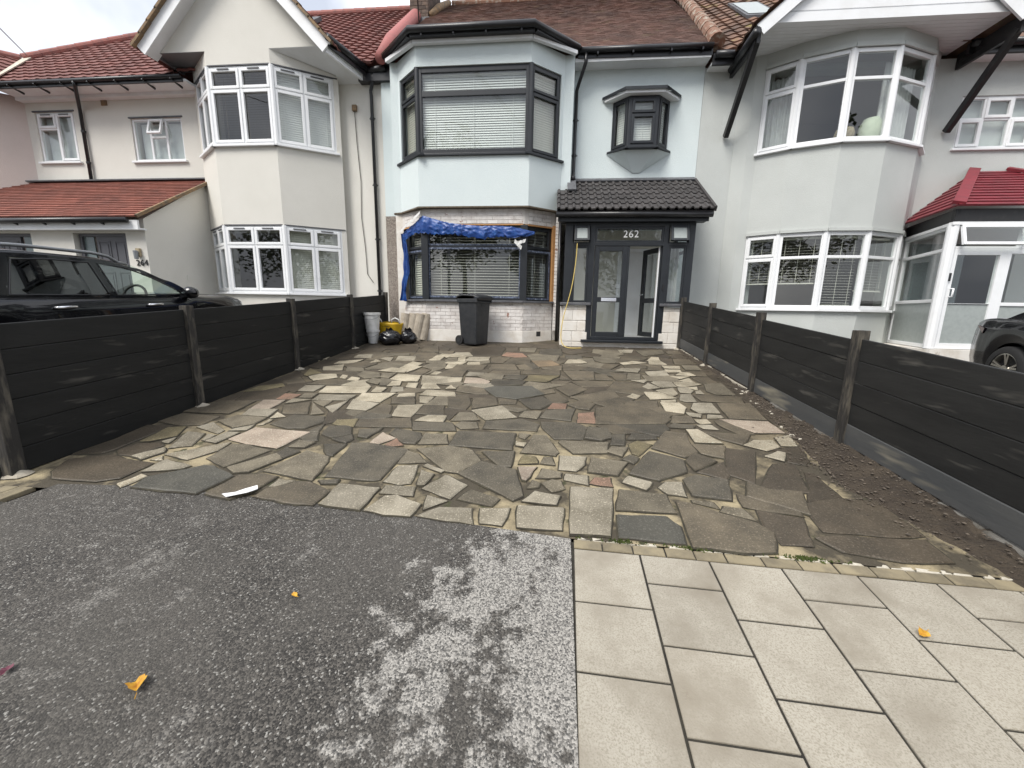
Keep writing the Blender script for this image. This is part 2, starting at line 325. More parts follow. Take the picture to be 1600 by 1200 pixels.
def window(house, F, u0, u1, z0, z1, cols, fm='upvc_white', n=-.03, fw=.05, mw=.05, depth=.07, blind=None, sill=None, pane='glass', cas=None, name='window', vents=False):
    """cols: list of (width fraction, [(height fraction from the top, style)...]); style f fixed, o opening casement, v vent tilted open, x frosted"""
    b = MB(); b.ring(F, u0, u1, z0, z1, fw, n-depth, n)
    lights = []; u = u0+fw; Wd = (u1-u0-2*fw); tot = sum(c[0] for c in cols)
    for ci, (w, rows) in enumerate(cols):
        ua = u; ub = u+Wd*w/tot; u = ub
        la = ua+(mw/2 if ci else 0); lb = ub-(mw/2 if ci < len(cols)-1 else 0)
        if ci < len(cols)-1: b.lbox(F, ub-mw/2, ub+mw/2, n-depth, n-.002, z0+fw, z1-fw)
        z = z1-fw; Ht = z1-z0-2*fw; rt = sum(r[0] for r in rows)
        for ri, (h, st) in enumerate(rows):
            za = z; zb = z-Ht*h/rt; z = zb
            if ri < len(rows)-1: b.lbox(F, la, lb, n-depth, n-.004, zb-mw/2, zb+mw/2)
            lights.append((la, lb, zb+(mw/2 if ri < len(rows)-1 else 0), za-(mw/2 if ri else 0), st))
    w = b.build(name, fm, house, bevel=.006)
    cf = cas or fm
    for la, lb, zb, za, st in lights:
        if st == 'v':
            FF = Fac(F.P(la, 0, 0)[:2], F.P(lb, 0, 0)[:2]); c = MB(); c.ring(FF, 0, FF.L, zb-.01, za+.01, .045, n+.0, n+.05); c.lbox(FF, .02, FF.L-.02, n+.02, n+.03, zb+.02, za-.02)
            ang = R(16); pv = F.P(0, n, za)
            ax = F.u
            rot = Matrix.Translation(pv) @ Matrix.Rotation(-ang, 4, ax) @ Matrix.Translation(-pv)
            k = c.v; g = MB(); g.v = [tuple(rot @ V3(p)) for p in k[:32]]; g.f = c.f[:24]; g.build('casement', cf, w, bevel=.005)
            q = MB(); q.v = [tuple(rot @ V3(p)) for p in k[32:40]]; q.f = [tuple(i-32 for i in f) for f in c.f[24:30]]; q.build('pane', pane, w)
            continue
        a, c, d, e = la, lb, zb, za
        if st in 'oO':
            g = MB(); g.ring(F, la-.012, lb+.012, zb-.012, za+.012, .055, n-.03, n+.018); g.build('casement', cf, w, bevel=.006)
            a, c, d, e = la+.04, lb-.04, zb+.04, za-.04
            if vents and za > z1-fw-.02: MB().lbox(F, (la+lb)/2-.13, (la+lb)/2+.13, n+.018, n+.032, za-.012, za+.008).build('trickle_vent', 'lead', w)
        MB().lbox(F, a-.005, c+.005, n-.035, n-.025, d-.005, e+.005).build('pane', 'frosted' if st == 'x' else pane, w)
    if sill:
        over, proud, sm = sill; MB().lbox(F, u0-over, u1+over, -.05, proud, z0-.045, z0).build('sill', sm, w, bevel=.006)
    if blind:
        bl(w, F, u0+fw, u1-fw, *blind)
    return w
def bl(w, F, u0, u1, z0, z1, pitch, tilt, m, n=-.16):
    """venetian blind hung behind the panes"""
    b = MB(); z = z1; hw = .026
    dz, dn = math.sin(tilt)*hw, math.cos(tilt)*hw
    while z > z0:
        P = F.P; b.add([P(u0, n+dn, z-dz), P(u1, n+dn, z-dz), P(u1, n-dn, z+dz), P(u0, n-dn, z+dz)], [(0, 1, 2, 3)]); z -= pitch
    for t in (.12, .5, .88): b.lbox(F, u0+(u1-u0)*t-.004, u0+(u1-u0)*t+.004, n+.026, n+.028, z0, z1)
    b.lbox(F, u0, u1, n-.03, n+.03, z1, z1+.04); b.lbox(F, u0, u1, n-.025, n+.025, z0-.03, z0-.005)
    return b.build('blind', m, w)
def curtain(w, F, u0, u1, z0, z1, m, n=-.2, amp=.03, wave=.09):
    b = MB(); N = max(8, int((u1-u0)/.015)); vs = []
    for i in range(N+1):
        u = u0+(u1-u0)*i/N; d = n+amp*math.sin(u/wave*6.28+math.sin(u*7))
        vs += [F.P(u, d, z0), F.P(u, d, z1)]
    b.add(vs, [(2*i, 2*i+2, 2*i+3, 2*i+1) for i in range(N)]); return b.build('curtain', m, w, smooth=True)

def tiled(parent, name, m, O, U, Vv, poly, gauge, tw, prof='plain', amp=.02, lip=.018, seg=6, over=.03, seed=1):
    """courses of roof tiles laid over the convex polygon poly given in (u, v) on the plane O + u U + v V"""
    O = V3(O); U = V3(U).normalized(); Vv = V3(Vv).normalized(); N = U.cross(Vv).normalized(); rg = random.Random(seed)
    def rng(v):
        xs = []
        for i in range(len(poly)):
            (a, b), (c, d) = poly[i], poly[(i+1) % len(poly)]
            if (b-v)*(d-v) <= 0 and b != d: xs.append(a+(c-a)*(v-b)/(d-b))
            elif b == d == v: xs += [a, c]
        return (min(xs), max(xs)) if xs else None
    vmin, vmax = min(p[1] for p in poly), max(p[1] for p in poly); b = MB(); k = 0; v = vmin
    while v < vmax-.01:
        r0 = rng(v+1e-4); r1 = rng(min(v+gauge, vmax-1e-4))
        if r0 and r1:
            off = (k % 2)*.5*tw if prof == 'plain' else 0
            i0 = math.floor((min(r0[0], r1[0])-off)/tw); i1 = math.ceil((max(r0[1], r1[1])-off)/tw)
            for i in range(i0, i1):
                ns = 1 if prof == 'plain' else seg
                j1, j2 = (rg.uniform(0, .0035), rg.uniform(-.002, .002)) if prof == 'plain' else (0, 0)
                for s_ in range(ns):
                    ua = off+(i+s_/ns)*tw; ub = off+(i+(s_+1)/ns)*tw
                    if prof == 'plain': ua += .003; ub -= .002
                    a0, b0 = max(ua, r0[0]), min(ub, r0[1]); a1, b1 = max(ua, r1[0]), min(ub, r1[1])
                    if b0 <= a0 and b1 <= a1: continue
                    if b0 <= a0: a0 = b0 = min(max(a0, r0[0]), r0[1])
                    if b1 <= a1: a1 = b1 = min(max(a1, r1[0]), r1[1])
                    h = (lambda u: amp*max(0, math.sin((u/tw % 1)*2*math.pi))**.8 if prof == 'roman' else amp*(.5+.5*math.cos((u/tw % 1)*2*math.pi))) if prof != 'plain' else (lambda u: 0)
                    P = lambda u, vv, hh: O+U*u+Vv*vv+N*hh
                    v1 = min(v+gauge, vmax)
                    q = [P(a0, v+j2, h(a0)+lip+j1), P(b0, v+j2, h(b0)+lip+j1), P(b1, v1, h(b1)+.004), P(a1, v1, h(a1)+.004), P(a0, v+j2, h(a0)-.01), P(b0, v+j2, h(b0)-.01)]
                    b.add(q, [(0, 1, 2, 3), (4, 5, 1, 0)]); b.uv += [(i+.5+k*.37, k+.5)]*2
        v += gauge; k += 1
    # the boarding below
    nf = len(b.f); b.add([O+U*p[0]+Vv*p[1]-N*.012 for p in poly], [tuple(range(len(poly)))])
    o = b.build(name, m, parent, kind='stuff'); return o
def ridge(parent, pts, r, m, name='ridge_tile', length=.42):
    """half-round ridge tiles, each of its own, along a straight line"""
    a, b = V3(pts[0]), V3(pts[1]); n = max(1, int(round((b-a).length/length)))
    for i in range(n):
        p = a+(b-a)*(i/n); q = a+(b-a)*((i+1.03)/n)
        MB().tube([p, q], [r*1.06, r*.97], 12).build(name, m, parent, smooth=False)
def gutter(parent, pts, r=.055, m='black_plastic'): return MB().tube(pts, r, 10).build('gutter', m, parent, smooth=True)
def pipe(parent, pts, r=.036, m='black_plastic', clips=()):
    o = MB().tube(pts, r, 10).build('downpipe', m, parent, smooth=True)
    for z in clips: 
        p = next(((V3(a)+(V3(b)-V3(a))*((a[2]-z)/(a[2]-b[2]))) for a, b in zip(pts, pts[1:]) if a[2] >= z >= b[2] and a[2] != b[2]), None)
        if p: MB().lathe([(r, -.025), (r+.009, -.025), (r+.009, .025), (r, .025)], 12, p).add([(p.x-.07, p.y+.01, p.z-.012), (p.x+.07, p.y+.01, p.z-.012), (p.x+.07, p.y+.01, p.z+.012), (p.x-.07, p.y+.01, p.z+.012)], [(0, 1, 2, 3)]).build('pipe_clip', m, o)
    return o
def text(parent, s, size, loc, m, rot=(R(90), 0, 0), ext=.006, name='number', spacing=1.0):
    cu = bpy.data.curves.new(name, 'FONT'); cu.body = s; cu.size = size; cu.extrude = ext; cu.align_x = 'CENTER'; cu.align_y = 'CENTER'; cu.space_character = spacing
    tmp = bpy.data.objects.new('tmp', cu); COL.objects.link(tmp); dg = bpy.context.evaluated_depsgraph_get(); me = bpy.data.meshes.new_from_object(tmp.evaluated_get(dg)); bpy.data.objects.remove(tmp)
    me.materials.clear(); me.materials.append(M[m]); o = bpy.data.objects.new(name, me); COL.objects.link(o); o.location = loc; o.rotation_euler = rot
    if parent: o.parent = parent
    return o

# ------------------------------------------------------------------ the ground, road and footway
def sheet(name, m, ys, x0, x1, dz=0, zf=None):
    b = MB(); zf = zf or gz
    for y0, y1 in zip(ys, ys[1:]): b.add([(x0, y0, zf(y0)+dz), (x1, y0, zf(y0)+dz), (x1, y1, zf(y1)+dz), (x0, y1, zf(y1)+dz)], [(0, 1, 2, 3)])
    return struct(b.build(name, m))
def zg(y): return -.30 if y < -1.9 else (gz(y)-.06 if y < 10 else gz(10)-.06)
sheet('ground', 'ground', [-900, -1.9, -1.88, 0, 10, 900], -900, 900, zf=zg)
sheet('road', 'road', [-9, -1.95], -300, 300, zf=lambda y: -.28)
b = MB(); b.box(-60, 60, -1.95, -1.8, -.3, gz(-1.85)); struct(b.build('kerb', 'concrete'))
b = MB(); b.box(-60, 60, -11, -9, -.3, -.16); struct(b.build('pavement', 'concrete'))
# asphalt crossover in front of the drive
front = [(-3.56, 2.08), (-3.5, 2.35), (-2.9, 2.39), (-2.0, 2.35), (-1.257, 2.30), (-.5, 2.215), (.155, 2.135)]
b = MB(); pts = [(-3.60, -1.8), (.075, -1.8)]+front[::-1]
b.add([(x, y, gz(y)+.004) for x, y in pts], [tuple(range(len(pts)))]); asp = struct(b.build('asphalt_footway', 'asphalt'))
# slab footway
foot = sheet('footway', 'joint', [-1.8, 2.12], -30, 30, dz=-.006)
CA, SA = math.cos(-.037), math.sin(-.037)
def rot2(u, v): return (.15+u*CA-v*SA, 1.6+u*SA+v*CA)
def slab(poly, h, name, m, parent, bev=.006, jit=0, z0=-.03, rg=random, dirt=0):
    """a flat stone: rough-edged prism lying on the sloping ground"""
    P = []
    for i in range(len(poly)):
        a, c = poly[i], poly[(i+1) % len(poly)]; L = math.hypot(c[0]-a[0], c[1]-a[1]); n = 1 if not jit else max(2, min(4, int(L/.07)))
        for k in range(n):
            t = k/n; j = jit if k else jit*.4; P.append((a[0]+(c[0]-a[0])*t+rg.uniform(-j, j), a[1]+(c[1]-a[1])*t+rg.uniform(-j, j)))
    n = len(P); cx = sum(p[0] for p in P)/n; cy = sum(p[1] for p in P)/n; tx, ty = (rg.uniform(-.008, .008), rg.uniform(-.008, .008)) if jit else (0, 0)
    vs = []
    for s_, zz in ((-dirt, .0075 if dirt else z0), (0, h-bev), (bev*1.3, h)):
        for x, y in P:
            d = math.hypot(x-cx, y-cy); k = max(.3, 1-s_*(1 if s_ >= 0 else rg.uniform(.5, 1.3))/max(d, .02)); X, Y = (x-cx)*k, (y-cy)*k
            vs.append((X, Y, gz(cy+Y)-gz(cy)+zz+(X*tx+Y*ty if zz > 0 else 0)))
    fs = [(i, (i+1) % n, n+(i+1) % n, n+i) for i in range(n)]+[(n+i, n+(i+1) % n, 2*n+(i+1) % n, 2*n+i) for i in range(n)]+[tuple(range(2*n, 3*n))]
    b = MB(); b.add(vs, fs); o = b.build(name, m, parent); o.location = (cx, cy, gz(cy))
    if dirt:
        o.data.materials.append(M['joint_dirt']); o.data.polygons.foreach_set('material_index', [1]*n+[0]*(n+1))
    return o
pitch, wid, g_ = .348, .363, .0055
for k in range(0, 13):
    off = .085 if k % 2 == 0 else .25
    vs = [.46]+[off-n*pitch for n in range(0, 5 if k < 8 else 3)]
    if vs[0]-vs[1] < .1: vs.pop(1)
    for a, c in zip(vs, vs[1:]):
        u0, u1 = k*wid+g_, (k+1)*wid-g_
        slab([rot2(u0, c+g_), rot2(u1, c+g_), rot2(u1, a-g_), rot2(u0, a-g_)], random.uniform(.0, .003), 'paving_slab', 'slab', foot, bev=.003)
for k in range(4):
    slab([(-3.66-.363*(k+1)+.01, 1.7), (-3.66-.363*k, 1.7), (-3.66-.363*k, 2.04), (-3.66-.363*(k+1)+.01, 2.04)], 0, 'paving_slab', 'slab', foot, bev=.003)
u = 0; rg = random.Random(3)
while u < 2.9:                                     # edging of buff blocks between the slabs and the drive
    w = rg.uniform(.155, .19); slab([rot2(u+.004, .466), rot2(u+w-.004, .466), rot2(u+w-.004, .536), rot2(u+.004, .536)], .001+rg.uniform(-.002, .003), 'edging_block', 'block', foot, bev=.004); u += w
for k in range(8): slab([(-3.66-.12*(k+1)+.008, 2.06), (-3.66-.12*k, 2.06), (-3.62-.12*k, 2.30), (-3.62-.12*(k+1)+.008, 2.30)], .002, 'edging_block', 'block', foot, bev=.004)
u = .02
while u < 2.3:                                     # thin pale chips bedded against the blocks
    w = rg.uniform(.05, .12); slab([rot2(u+.004, .538), rot2(u+w-.004, .538+rg.uniform(-.003, .004)), rot2(u+w-.008, .562+rg.uniform(-.008, .006)), rot2(u+.006, .560+rg.uniform(-.006, .008))], .003, 'stone_chip', 'chip_white', foot, bev=.003, jit=.002); u += w*rg.choice([1, 1, 1.5])

